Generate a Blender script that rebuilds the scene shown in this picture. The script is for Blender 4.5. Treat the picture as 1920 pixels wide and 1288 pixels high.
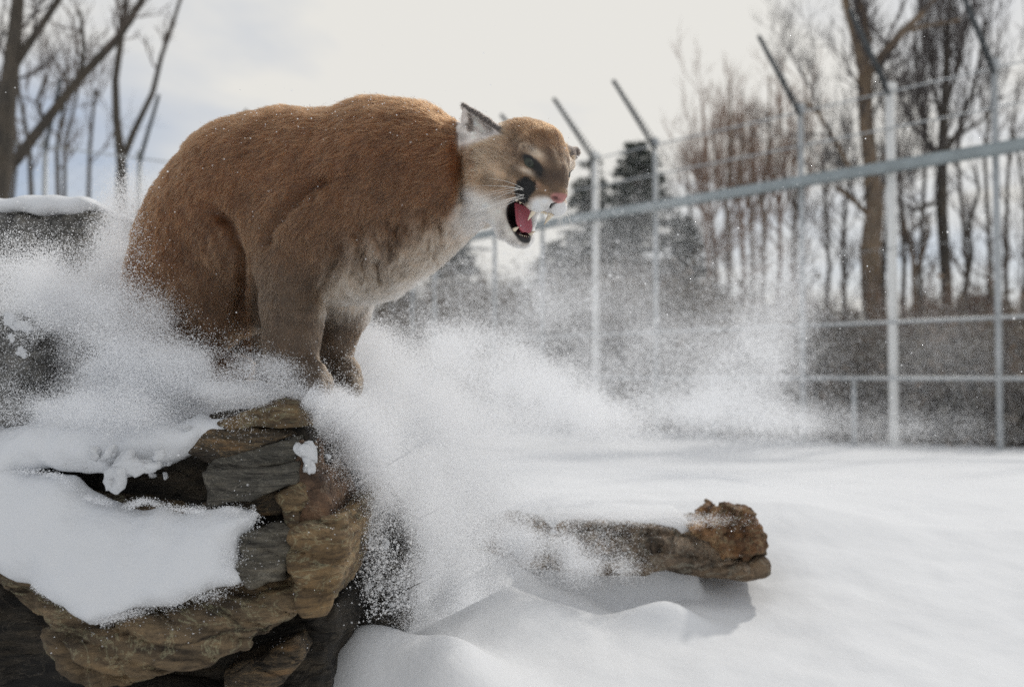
import bpy, bmesh, math
import numpy as np
from mathutils import Vector, Matrix

for _o in list(bpy.data.objects):
    bpy.data.objects.remove(_o, do_unlink=True)
scene = bpy.context.scene
COL = scene.collection
rng = np.random.default_rng(7)

# ------------------------------------------------------------------ camera
FPX = 1867.0                      # focal length in photograph pixels (35 mm on a 36 mm sensor)
PITCH = math.radians(1.87)
CAM = np.array([0.0, 0.0, 0.94])
cam_data = bpy.data.cameras.new('camera')
cam_data.lens = 35.0
cam_data.sensor_width = 36.0
cam_data.clip_start = 0.05
cam_data.clip_end = 2000.0
cam_data.dof.use_dof = True
cam_data.dof.focus_distance = 2.16
cam_data.dof.aperture_fstop = 2.2
cam = bpy.data.objects.new('camera', cam_data)
COL.objects.link(cam)
cam.location = CAM
cam.rotation_euler = (math.pi / 2 + PITCH, 0, 0)
scene.camera = cam

# ------------------------------------------------------------------ sky, sun, exposure
SUN_EL = math.radians(44)
SUN_DIR = np.array([0.62, 0.78]) / np.hypot(0.62, 0.78)      # where the sun stands (x, y): behind the cat, to the right
world = bpy.data.worlds.new('World')
scene.world = world
world.use_nodes = True
wn = world.node_tree.nodes
wl = world.node_tree.links
wn.clear()
w_out = wn.new('ShaderNodeOutputWorld')
w_bg = wn.new('ShaderNodeBackground')
w_sky = wn.new('ShaderNodeTexSky')
w_sky.sky_type = 'NISHITA'
w_sky.sun_disc = False
w_sky.sun_elevation = SUN_EL
w_sky.sun_rotation = math.atan2(SUN_DIR[0], SUN_DIR[1])
w_sky.air_density = 1.0
w_sky.dust_density = 1.2
w_geo = wn.new('ShaderNodeTexCoord')
w_sep = wn.new('ShaderNodeSeparateXYZ')
wl.new(w_geo.outputs['Generated'], w_sep.inputs[0])
w_add = wn.new('ShaderNodeMath'); w_add.operation = 'ADD'; w_add.inputs[1].default_value = 0.22
w_abs = wn.new('ShaderNodeMath'); w_abs.operation = 'MAXIMUM'; w_abs.inputs[1].default_value = 0.0
wl.new(w_sep.outputs['Z'], w_abs.inputs[0]); wl.new(w_abs.outputs[0], w_add.inputs[0])
w_div = wn.new('ShaderNodeVectorMath'); w_div.operation = 'DIVIDE'
w_cmb = wn.new('ShaderNodeCombineXYZ')
for k in range(3):
    wl.new(w_add.outputs[0], w_cmb.inputs[k])
wl.new(w_geo.outputs['Generated'], w_div.inputs[0]); wl.new(w_cmb.outputs[0], w_div.inputs[1])
w_noise = wn.new('ShaderNodeTexNoise')
w_noise.inputs['Scale'].default_value = 0.9
w_noise.inputs['Detail'].default_value = 6.0
w_noise.inputs['Roughness'].default_value = 0.52
w_noise.inputs['Distortion'].default_value = 0.25
w_map = wn.new('ShaderNodeMapping')
w_map.inputs['Location'].default_value = (6.3, 5.1, 0.0)
wl.new(w_div.outputs[0], w_map.inputs['Vector'])
wl.new(w_map.outputs[0], w_noise.inputs['Vector'])
w_ramp = wn.new('ShaderNodeValToRGB')
w_ramp.color_ramp.elements[0].position = 0.35
w_ramp.color_ramp.elements[0].color = (0, 0, 0, 1)
w_ramp.color_ramp.elements[1].position = 0.56
w_ramp.color_ramp.elements[1].color = (1, 1, 1, 1)
wl.new(w_noise.outputs['Fac'], w_ramp.inputs[0])
# the air near the sun-bleached clouds is pale: thin milky veil over the blue
w_skyc = wn.new('ShaderNodeMixRGB'); w_skyc.blend_type = 'MULTIPLY'; w_skyc.inputs[0].default_value = 1.0
w_skyc.inputs[2].default_value = (0.072, 0.072, 0.072, 1)
wl.new(w_sky.outputs[0], w_skyc.inputs[1])
w_veil = wn.new('ShaderNodeMixRGB'); w_veil.inputs[0].default_value = 0.62
w_veil.inputs[2].default_value = (0.56, 0.63, 0.76, 1)
wl.new(w_skyc.outputs[0], w_veil.inputs[1])
w_mix = wn.new('ShaderNodeMixRGB')
w_mix.inputs[2].default_value = (0.80, 0.785, 0.745, 1)
wl.new(w_ramp.outputs[0], w_mix.inputs[0])
wl.new(w_veil.outputs[0], w_mix.inputs[1])
wl.new(w_mix.outputs[0], w_bg.inputs['Color'])
w_bg.inputs['Strength'].default_value = 1.0
wl.new(w_bg.outputs[0], w_out.inputs['Surface'])

sun_data = bpy.data.lights.new('sun', 'SUN')
sun_data.energy = 1.5
sun_data.angle = math.radians(3.0)
sun_data.color = (1.0, 0.95, 0.87)
sun = bpy.data.objects.new('sun', sun_data)
COL.objects.link(sun)
_sd = Vector((SUN_DIR[0] * math.cos(SUN_EL), SUN_DIR[1] * math.cos(SUN_EL), math.sin(SUN_EL)))
sun.rotation_euler = _sd.to_track_quat('Z', 'Y').to_euler()

scene.view_settings.view_transform = 'Standard'
scene.view_settings.look = 'None'
scene.view_settings.exposure = 0.0
scene.view_settings.gamma = 1.0
scene.view_settings.use_curve_mapping = False
scene.render.engine = 'CYCLES'
scene.cycles.max_bounces = 9
scene.cycles.diffuse_bounces = 8
scene.cycles.transmission_bounces = 6
scene.cycles.transparent_max_bounces = 8
scene.cycles.use_denoising = False

# ------------------------------------------------------------------ pixel <-> place helpers
_fw = np.array([0, math.cos(PITCH), math.sin(PITCH)])
_up = np.array([0, -math.sin(PITCH), math.cos(PITCH)])
_rt = np.array([1.0, 0, 0])

def P(x, y, Y):
    """The point at ground distance Y (metres along +Y) seen at photograph pixel (x, y)."""
    d = _fw + (x - 960.0) / FPX * _rt + (644.0 - y) / FPX * _up
    return CAM + d * (Y / d[1])

def PX(r, Y):
    return r * Y / FPX

def to_px(p):
    """World points (n,3) -> photograph pixels, used only to look pattern colours up while building."""
    q = p - CAM
    z = q @ _fw
    return 960 + FPX * (q @ _rt) / z, 644 - FPX * (q @ _up) / z

# ------------------------------------------------------------------ object helpers
def tag(o, label=None, cat=None, group=None, kind=None):
    if label: o['label'] = label
    if cat: o['category'] = cat
    if group: o['group'] = group
    if kind: o['kind'] = kind
    return o

def empty(name, loc=(0, 0, 0)):
    o = bpy.data.objects.new(name, None)
    COL.objects.link(o)
    o.location = loc
    o.empty_display_size = 0.1
    return o

def link(name, data, parent=None):
    o = bpy.data.objects.new(name, data)
    COL.objects.link(o)
    if parent is not None:
        o.parent = parent
        o.matrix_parent_inverse = Matrix.Translation(parent.location).inverted() if parent.type == 'EMPTY' else parent.matrix_world.inverted()
    return o

def mesh_np(name, v, f, mat=None, smooth=True):
    """v (n,3), f (m,3|4) numpy -> mesh"""
    me = bpy.data.meshes.new(name)
    f = np.asarray(f, dtype=np.int32)
    me.vertices.add(len(v)); me.vertices.foreach_set('co', np.asarray(v, dtype=np.float32).ravel())
    k = f.shape[1]
    me.loops.add(f.size); me.loops.foreach_set('vertex_index', f.ravel())
    me.polygons.add(len(f)); me.polygons.foreach_set('loop_start', np.arange(0, f.size, k, dtype=np.int32))
    if smooth:
        me.polygons.foreach_set('use_smooth', np.ones(len(f), dtype=bool))
    me.update(calc_edges=True)
    if mat: me.materials.append(mat)
    return me

# ------------------------------------------------------------------ numpy noise
_perm = np.random.default_rng(3).permutation(256).astype(np.int32)
_perm = np.concatenate([_perm, _perm, _perm])
_grad = np.random.default_rng(4).normal(size=(256, 3)).astype(np.float32)
_grad /= np.linalg.norm(_grad, axis=1)[:, None]

_gx, _gy, _gz = (np.ascontiguousarray(_grad[:, k] * 1.6) for k in range(3))

def _perlin_chunk(x, y, z):
    ix, iy, iz = np.floor(x), np.floor(y), np.floor(z)
    fx, fy, fz = x - ix, y - iy, z - iz
    ix, iy, iz = (q.astype(np.int32) & 255 for q in (ix, iy, iz))
    ux, uy, uz = (t * t * t * (t * (t * 6 - 15) + 10) for t in (fx, fy, fz))
    def corner(h, a, b, c): return _gx[h] * a + _gy[h] * b + _gz[h] * c
    a0, a1 = _perm[ix], _perm[ix + 1]
    b00, b01, b10, b11 = _perm[a0 + iy], _perm[a0 + iy + 1], _perm[a1 + iy], _perm[a1 + iy + 1]
    def col(bq, a, b):
        lo = corner(_perm[bq + iz], a, b, fz)
        return lo + uz * (corner(_perm[bq + iz + 1], a, b, fz - 1) - lo)
    c00, c10 = col(b00, fx, fy), col(b10, fx - 1, fy)
    c01, c11 = col(b01, fx, fy - 1), col(b11, fx - 1, fy - 1)
    e0, e1 = c00 + ux * (c10 - c00), c01 + ux * (c11 - c01)
    return e0 + uy * (e1 - e0)

def perlin(p):
    p = np.asarray(p, dtype=np.float32)
    sh = p.shape[:-1]
    q = p.reshape(-1, 3)
    out = np.empty(len(q), np.float32)
    for k in range(0, len(q), 32768):
        c = q[k:k + 32768]
        out[k:k + 32768] = _perlin_chunk(np.ascontiguousarray(c[:, 0]), np.ascontiguousarray(c[:, 1]), np.ascontiguousarray(c[:, 2]))
    return out.reshape(sh)

def fbm(p, octaves=4, gain=0.5, lac=2.03):
    a, s, out = 1.0, 1.0, 0
    for k in range(octaves):
        out = out + a * perlin(np.asarray(p) * s + 17.3 * k)
        a *= gain; s *= lac
    return out

def sstep(a, b, x):
    t = np.clip((x - a) / (b - a), 0, 1)
    return t * t * (3 - 2 * t)

# ------------------------------------------------------------------ signed-distance modelling
class Field:
    def __init__(self, lo, hi, h, cap=0.10):
        self.lo = np.array(lo, float); self.h = h; self.cap = cap
        self.n = np.ceil((np.array(hi) - self.lo) / h).astype(int) + 1
        self.v = np.full(self.n, cap, dtype=np.float32)
    def _slice(self, lo, hi):
        a = np.clip(np.floor((np.array(lo) - self.lo) / self.h).astype(int), 0, self.n - 1)
        b = np.clip(np.ceil((np.array(hi) - self.lo) / self.h).astype(int) + 1, 1, self.n)
        if np.any(b <= a): return None, None
        ax = [(self.lo[k] + self.h * np.arange(a[k], b[k])).astype(np.float32) for k in range(3)]
        g = np.stack(np.meshgrid(*ax, indexing='ij'), -1)
        return (slice(a[0], b[0]), slice(a[1], b[1]), slice(a[2], b[2])), g
    def _put(self, s, d, k, op):
        a = self.v[s]
        if op == 'add':
            hh = np.maximum(k - np.abs(a - d), 0) / max(k, 1e-6)
            self.v[s] = np.minimum(a, d) - hh * hh * k * 0.25
        else:
            d = -d
            hh = np.maximum(k - np.abs(a - d), 0) / max(k, 1e-6)
            self.v[s] = np.maximum(a, d) + hh * hh * k * 0.25
    def cone(self, a, b, ra, rb, k=0.03, op='add', squash=None):
        """round cone a->b; squash=(axis vector, factor): thinner along that axis"""
        a = np.array(a, float); b = np.array(b, float)
        m = max(ra, rb) * 1.02 + k + 4 * self.h + (0.03 if op == 'add' else 0)
        s, g = self._slice(np.minimum(a, b) - m, np.maximum(a, b) + m)
        if s is None: return
        if squash is not None:
            ax, fct = np.array(squash[0], float), squash[1]
            ax = ax / np.linalg.norm(ax)
            ab = b - a
            # distance to the axis line measured with one direction stretched
            def st(q): return q + np.multiply.outer(q @ ax, ax) * (1 / fct - 1)
            q = st(g - a); w = st(ab[None])[0]
        else:
            q = g - a; w = b - a
        L2 = float(w @ w) + 1e-12
        t = np.clip((q @ w.astype(np.float32)) / L2, 0, 1)
        d = np.sqrt(np.maximum(((q - t[..., None] * w.astype(np.float32)) ** 2).sum(-1), 1e-12)) - (ra + (rb - ra) * t)
        self._put(s, d.astype(np.float32), k, op)
    def ell(self, c, r, R=None, k=0.03, op='add'):
        c = np.array(c, float); r = np.array(r, float)
        m = r.max() + k + 4 * self.h + (0.03 if op == 'add' else 0)
        s, g = self._slice(c - m, c + m)
        if s is None: return
        q = g - c.astype(np.float32)
        if R is not None: q = q @ np.array(R, dtype=np.float32)
        k0 = np.sqrt(((q / r) ** 2).sum(-1)); k1 = np.sqrt(((q / (r * r)) ** 2).sum(-1)) + 1e-9
        self._put(s, (k0 * (k0 - 1) / k1).astype(np.float32), k, op)
    def tri(self, a, b, c, r, k=0.01, op='add'):
        a, b, c = (np.array(q, dtype=np.float32) for q in (a, b, c))
        m = r + k + 4 * self.h + 0.03
        s, g = self._slice(np.minimum(np.minimum(a, b), c) - m, np.maximum(np.maximum(a, b), c) + m)
        if s is None: return
        nor = np.cross(b - a, c - a); nor /= np.linalg.norm(nor)
        best = None; ins = True
        for p0, p1 in ((a, b), (b, c), (c, a)):
            w = p1 - p0; q = g - p0
            t = np.clip((q @ w) / (w @ w), 0, 1)
            e = np.sqrt(((q - t[..., None] * w) ** 2).sum(-1))
            best = e if best is None else np.minimum(best, e)
            ins = ins & ((q @ np.cross(nor, w)) > 0)
        d = np.where(ins, np.abs((g - a) @ nor), best) - r
        self._put(s, d.astype(np.float32), k, op)
    def grid(self):
        ax = [(self.lo[k] + self.h * np.arange(self.n[k])).astype(np.float32) for k in range(3)]
        return np.stack(np.meshgrid(*ax, indexing='ij'), -1)
    def mesh(self):
        """naive surface nets -> (verts, quads)"""
        v = self.v.copy()
        v[0], v[-1] = self.cap, self.cap
        v[:, 0], v[:, -1] = self.cap, self.cap
        v[:, :, 0], v[:, :, -1] = self.cap, self.cap
        neg = v < 0
        c = np.zeros(self.n - 1, dtype=np.uint8)
        off = [(i, j, k) for i in (0, 1) for j in (0, 1) for k in (0, 1)]
        n = self.n
        for (i, j, k) in off:
            c += neg[i:n[0] - 1 + i, j:n[1] - 1 + j, k:n[2] - 1 + k]
        act = (c > 0) & (c < 8)
        idx = np.argwhere(act)
        vid = np.full(self.n - 1, -1, dtype=np.int32)
        vid[act] = np.arange(len(idx))
        cv = np.stack([v[idx[:, 0] + i, idx[:, 1] + j, idx[:, 2] + k] for (i, j, k) in off], 1)
        oc = np.array(off, dtype=np.float32)
        acc = np.zeros((len(idx), 3), np.float32); cnt = np.zeros(len(idx), np.float32)
        for e0 in range(8):
            for e1 in range(e0 + 1, 8):
                if np.abs(oc[e0] - oc[e1]).sum() != 1: continue
                a, b = cv[:, e0], cv[:, e1]
                m = (a < 0) != (b < 0)
                t = np.where(m, a / np.where(m, a - b, 1), 0)
                acc += np.where(m[:, None], oc[e0] + t[:, None] * (oc[e1] - oc[e0]), 0)
                cnt += m
        pos = self.lo + self.h * (idx + acc / cnt[:, None])
        quads = []
        for ax in range(3):
            u, w = (ax + 1) % 3, (ax + 2) % 3
            sl0 = [slice(None)] * 3; sl1 = [slice(None)] * 3
            sl0[ax] = slice(0, n[ax] - 1); sl1[ax] = slice(1, n[ax])
            ch = neg[tuple(sl0)] != neg[tuple(sl1)]
            e = np.argwhere(ch)
            ok = (e[:, u] > 0) & (e[:, w] > 0) & (e[:, u] < n[u] - 1) & (e[:, w] < n[w] - 1)
            e = e[ok]
            flip = neg[tuple(sl0)][e[:, 0], e[:, 1], e[:, 2]]
            du = np.zeros(3, int); du[u] = 1
            dw = np.zeros(3, int); dw[w] = 1
            q = np.stack([vid[tuple((e - du - dw).T)], vid[tuple((e - dw).T)], vid[tuple(e.T)], vid[tuple((e - du).T)]], 1)
            q[~flip] = q[~flip][:, ::-1]
            quads.append(q)
        return pos, np.concatenate(quads)

def vnormals(v, f):
    n = np.zeros_like(v)
    fn = np.cross(v[f[:, 2]] - v[f[:, 0]], v[f[:, 3 if f.shape[1] == 4 else 1]] - v[f[:, 1 if f.shape[1] == 4 else 0]])
    for k in range(f.shape[1]):
        np.add.at(n, f[:, k], fn)
    return n / (np.linalg.norm(n, axis=1)[:, None] + 1e-12)

def largest_piece(v, q):
    """keep the biggest connected piece of a mesh"""
    lab = np.arange(len(v))
    while True:
        m = lab[q].min(1)
        new = lab.copy()
        for k in range(q.shape[1]): np.minimum.at(new, q[:, k], m)
        new = new[new]
        if np.array_equal(new, lab): break
        lab = new
    best = np.bincount(lab).argmax()
    keep = lab == best
    remap = np.cumsum(keep) - 1
    return v[keep], remap[q[keep[q[:, 0]]]]

def relax(v, f, n=2, w=0.5):
    e = np.concatenate([f[:, [k, (k + 1) % f.shape[1]]] for k in range(f.shape[1])])
    deg = np.bincount(e.ravel(), minlength=len(v)).astype(float)[:, None]
    for _ in range(n):
        s = np.zeros_like(v)
        for c in range(3):
            s[:, c] = np.bincount(e[:, 0], v[e[:, 1], c], len(v)) + np.bincount(e[:, 1], v[e[:, 0], c], len(v))
        v = v + w * (s / np.maximum(deg, 1) - v)
    return v

# ------------------------------------------------------------------ material helpers
def new_mat(name):
    m = bpy.data.materials.new(name)
    m.use_nodes = True
    nt = m.node_tree
    b = nt.nodes['Principled BSDF']
    return m, nt, b

def node(nt, t, **kw):
    n = nt.nodes.new(t)
    for k, v in kw.items():
        if k in n.inputs: n.inputs[k].default_value = v
        else: setattr(n, k, v)
    return n

def ramp(nt, fac, stops):
    r = nt.nodes.new('ShaderNodeValToRGB')
    el = r.color_ramp.elements
    while len(el) < len(stops): el.new(0.5)
    for e, (p, c) in zip(el, stops):
        e.position = p; e.color = (*c, 1) if len(c) == 3 else c
    nt.links.new(fac, r.inputs[0])
    return r.outputs[0]

def noise(nt, scale, detail=4, rough=0.55, vec=None, stretch=None, dist=0.0):
    n = node(nt, 'ShaderNodeTexNoise')
    n.inputs['Scale'].default_value = scale; n.inputs['Detail'].default_value = detail
    n.inputs['Roughness'].default_value = rough; n.inputs['Distortion'].default_value = dist
    if vec is None:
        vec = node(nt, 'ShaderNodeTexCoord').outputs['Object']
    if stretch is not None:
        mp = node(nt, 'ShaderNodeMapping')
        mp.inputs['Scale'].default_value = stretch[:3]
        if len(stretch) > 3: mp.inputs['Rotation'].default_value = stretch[3:]
        nt.links.new(vec, mp.inputs['Vector']); vec = mp.outputs[0]
    nt.links.new(vec, n.inputs['Vector'])
    return n.outputs['Fac']

def mix(nt, fac, a, b, mode='MIX'):
    m = node(nt, 'ShaderNodeMixRGB', blend_type=mode)
    for sock, v in ((m.inputs[0], fac), (m.inputs[1], a), (m.inputs[2], b)):
        if isinstance(v, (int, float)): sock.default_value = v
        elif isinstance(v, tuple): sock.default_value = (*v, 1) if len(v) == 3 else v
        else: nt.links.new(v, sock)
    return m.outputs[0]

def bump(nt, b, height, strength=0.4, dist=0.01, prev=None):
    n = node(nt, 'ShaderNodeBump')
    n.inputs['Strength'].default_value = strength; n.inputs['Distance'].default_value = dist
    nt.links.new(height, n.inputs['Height'])
    if prev is not None: nt.links.new(prev, n.inputs['Normal'])
    if b is not None: nt.links.new(n.outputs[0], b.inputs['Normal'])
    return n.outputs[0]

def plain(name, col, rough=0.6, metal=0.0, var=0.12, scale=30):
    m, nt, b = new_mat(name)
    f = noise(nt, scale)
    c = ramp(nt, f, [(0.3, tuple(x * (1 - var) for x in col)), (0.7, tuple(min(1, x * (1 + var)) for x in col))])
    nt.links.new(c, b.inputs['Base Color'])
    b.inputs['Roughness'].default_value = rough; b.inputs['Metallic'].default_value = metal
    return m
# ================================================================== MATERIALS OF THE PLACE
def snow_material(name, tint=(.735, .748, .768), b1=.25, sc=26):
    m, nt, b = new_mat(name)
    f = noise(nt, 3.0, 4)
    c = ramp(nt, f, [(.3, tuple(x * .975 for x in tint)), (.7, tuple(min(1, x * 1.02) for x in tint))])
    nt.links.new(c, b.inputs['Base Color'])
    b.inputs['Roughness'].default_value = .75
    b.inputs['Specular IOR Level'].default_value = .25
    h1 = bump(nt, None, noise(nt, sc, 5, .6), b1, .012)
    h2 = bump(nt, b, noise(nt, 420, 2, .6), .35, .0018, h1)
    return m
m_snow = snow_material('snow')
m_snow_rock = snow_material('snow_on_rock', b1=.4, sc=40)

def rock_material(name, cols, bed=(1.2, 1.2, 7.0), tilt=0.12, rough=.85, crack=.7, speck=None):
    m, nt, b = new_mat(name)
    st = (*bed, 0, tilt, 0)
    f1 = noise(nt, 4.2, 8, .62, stretch=st, dist=.5)
    f2 = noise(nt, 17, 8, .72, stretch=st, dist=.3)
    f3 = noise(nt, 2.3, 3, .5)
    c = ramp(nt, f1, [(.28, cols[0]), (.42, cols[1]), (.56, cols[2]), (.72, cols[3])])
    d = ramp(nt, f2, [(.38, (.30, .28, .26)), (.50, (.95, .95, .95)), (.68, (1.35, 1.28, 1.15))])
    c = mix(nt, .85, c, d, 'MULTIPLY')
    g = ramp(nt, f3, [(.40, (.80, .80, .82)), (.62, (1.12, 1.05, .95))])
    c = mix(nt, .8, c, g, 'MULTIPLY')
    fine = noise(nt, 120, 4, .7)
    c = mix(nt, .5, c, ramp(nt, fine, [(.3, (.62, .6, .58)), (.7, (1.25, 1.22, 1.18))]), 'MULTIPLY')
    if speck:
        c = mix(nt, ramp(nt, noise(nt, 210, 3, .7), [(.60, (0, 0, 0)), (.68, (1, 1, 1))]), c, speck)
    mp = node(nt, 'ShaderNodeMapping'); mp.inputs['Scale'].default_value = (bed[0] * 4, bed[1] * 4, bed[2] * 2.2); mp.inputs['Rotation'].default_value = (0, tilt, 0)
    wob = node(nt, 'ShaderNodeTexNoise'); wob.inputs['Scale'].default_value = 7; wob.inputs['Detail'].default_value = 5
    tc = node(nt, 'ShaderNodeTexCoord').outputs['Object']
    nt.links.new(tc, wob.inputs['Vector'])
    wv = node(nt, 'ShaderNodeMixRGB'); wv.inputs[0].default_value = .10
    nt.links.new(tc, wv.inputs[1]); nt.links.new(wob.outputs['Color'], wv.inputs[2]); nt.links.new(wv.outputs[0], mp.inputs['Vector'])
    vo = node(nt, 'ShaderNodeTexVoronoi', feature='DISTANCE_TO_EDGE'); vo.inputs['Scale'].default_value = 1.6
    nt.links.new(mp.outputs[0], vo.inputs['Vector'])
    ck = ramp(nt, vo.outputs['Distance'], [(.0, (0, 0, 0)), (.05, (1, 1, 1))])
    ckm = mix(nt, ramp(nt, noise(nt, 3.1, 3), [(.42, (0, 0, 0)), (.58, (1, 1, 1))]), (1, 1, 1), ck)
    c = mix(nt, .75, c, mix(nt, ckm, (.22, .20, .18), (1, 1, 1)), 'MULTIPLY')
    vein = ramp(nt, noise(nt, 6.5, 7, .7, stretch=(bed[0], bed[1], bed[2] * .5, 0, tilt + .5, 0), dist=1.2), [(.485, (0, 0, 0)), (.50, (1, 1, 1)), (.515, (0, 0, 0))])
    c = mix(nt, mix(nt, .35, (0, 0, 0), vein), c, tuple(min(.6, q * 2.0 + .05) for q in cols[3]))
    nt.links.new(c, b.inputs['Base Color'])
    b.inputs['Roughness'].default_value = rough
    hc_ = bump(nt, None, ckm, .8, .008)
    h0 = bump(nt, None, f1, crack, .03, hc_)
    h1 = bump(nt, None, f2, crack, .012, h0)
    bump(nt, b, fine, .6, .003, h1)
    return m
m_rock_a = rock_material('rock_layered', [(.020, .016, .012), (.062, .050, .036), (.125, .095, .060), (.30, .175, .075)])
m_rock_b = rock_material('rock_tawny', [(.040, .031, .021), (.115, .086, .053), (.20, .145, .084), (.37, .27, .16)], bed=(1.0, 1.0, 4.0), tilt=-.35)
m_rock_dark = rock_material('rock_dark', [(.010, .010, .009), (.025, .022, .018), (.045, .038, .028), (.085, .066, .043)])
m_rock_grey = rock_material('rock_grey', [(.06, .06, .057), (.12, .118, .11), (.17, .167, .158), (.25, .245, .23)], bed=(1.5, 1.5, 2.2), speck=(.42, .43, .44))
m_rock_rust = rock_material('rock_rust', [(.07, .042, .024), (.19, .125, .075), (.30, .205, .13), (.46, .27, .12)], bed=(1.4, 1.4, 4.0), tilt=.05)

# ================================================================== GROUND
def ground_z(X, Y):
    X = np.asarray(X, float); Y = np.asarray(Y, float)
    Ye = Y + .40 * sstep(.30, -.15, X) * sstep(2.2, 2.8, Y)
    zl = np.interp(Ye, [0, 2.2, 2.75, 3.15, 3.65, 4.5, 8, 13, 40], [.10, .17, .23, .31, .49, .46, .23, 0, 0])
    zr = np.interp(Ye, [0, 2.2, 2.75, 3.15, 3.65, 4.5, 8, 13, 40], [.10, .16, .21, .28, .38, .40, .22, 0, 0])
    w = sstep(.85, 1.6, X)
    z = zl * (1 - w) + zr * w
    def g(x0, y0, sx, sy, a): return a * np.exp(-((X - x0) / sx) ** 2 - ((Y - y0) / sy) ** 2)
    z = z + g(-.16, 2.36, .14, .16, .12) + g(-.36, 2.38, .12, .15, .13) + g(-.02, 2.25, .18, .12, .04)
    z = z + g(.42, 2.80, .11, .06, .065) + g(.08, 2.72, .20, .14, .05)        # little drift in front of the slab
    z = z - g(.62, 3.0, .18, .12, .012) - g(.36, 2.98, .10, .06, .05)           # hollow under the slab
    step = .515 * sstep(3.00, 3.06, Y) * sstep(.0, .12, X) * sstep(.63, .53, X) * sstep(3.9, 3.3, Y)
    z = np.maximum(z, step)
    p = np.stack([X, Y, np.zeros_like(X)], -1)
    near = sstep(9, 3, Y)
    z = z + (.013 * fbm(p * 2.1, 3) + .006 * fbm(p * 7.0 + 5, 3)) * (.25 + .75 * near)
    z = z + .05 * fbm(p * .35 + 3, 2) * sstep(5, 9, Y) * sstep(30, 16, Y)
    return z

def axis(lo, fine_lo, fine_hi, hi, step, growth=1.12):
    a = list(np.arange(fine_lo, fine_hi, step))
    s, x = step, fine_hi
    while x < hi:
        a.append(x); s *= growth; x += s
    a.append(hi)
    s, x = step, fine_lo - step
    pre = []
    while x > lo:
        pre.append(x); s *= growth; x -= s
    pre.append(lo)
    return np.array(pre[::-1] + a)
gx = axis(-260, -1.3, 2.0, 260, .018)
gy = axis(-40, 2.0, 4.2, 420, .018)
GX, GY = np.meshgrid(gx, gy, indexing='ij')
GZ = ground_z(GX, GY)
nx, ny = GX.shape
ii = np.arange(nx * ny).reshape(nx, ny)
gq = np.stack([ii[:-1, :-1], ii[1:, :-1], ii[1:, 1:], ii[:-1, 1:]], -1).reshape(-1, 4)
ground = link('snow_ground', mesh_np('snow_ground', np.stack([GX, GY, GZ], -1).reshape(-1, 3), gq, m_snow))
tag(ground, 'smooth white snow covering the enclosure floor', kind='structure')

# ================================================================== ROCKS AND SNOW ON THEM
def poly_sdf(px, pz, poly):
    d = np.full(px.shape, 1e9, np.float32)
    s = np.ones(px.shape, np.float32)
    n = len(poly)
    for i in range(n):
        a, b = poly[i], poly[i - 1]
        ex, ez = b[0] - a[0], b[1] - a[1]
        wx, wz = px - a[0], pz - a[1]
        t = np.clip((wx * ex + wz * ez) / (ex * ex + ez * ez), 0, 1)
        d = np.minimum(d, (wx - ex * t) ** 2 + (wz - ez * t) ** 2)
        c1, c2, c3 = pz >= a[1], pz < b[1], ex * wz > ez * wx
        s = np.where((c1 & c2 & c3) | (~c1 & ~c2 & ~c3), -s, s)
    return s * np.sqrt(d)

def smax(a, b, k):
    h = np.maximum(k - np.abs(a - b), 0) / k
    return np.maximum(a, b) + h * h * k * .25

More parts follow.
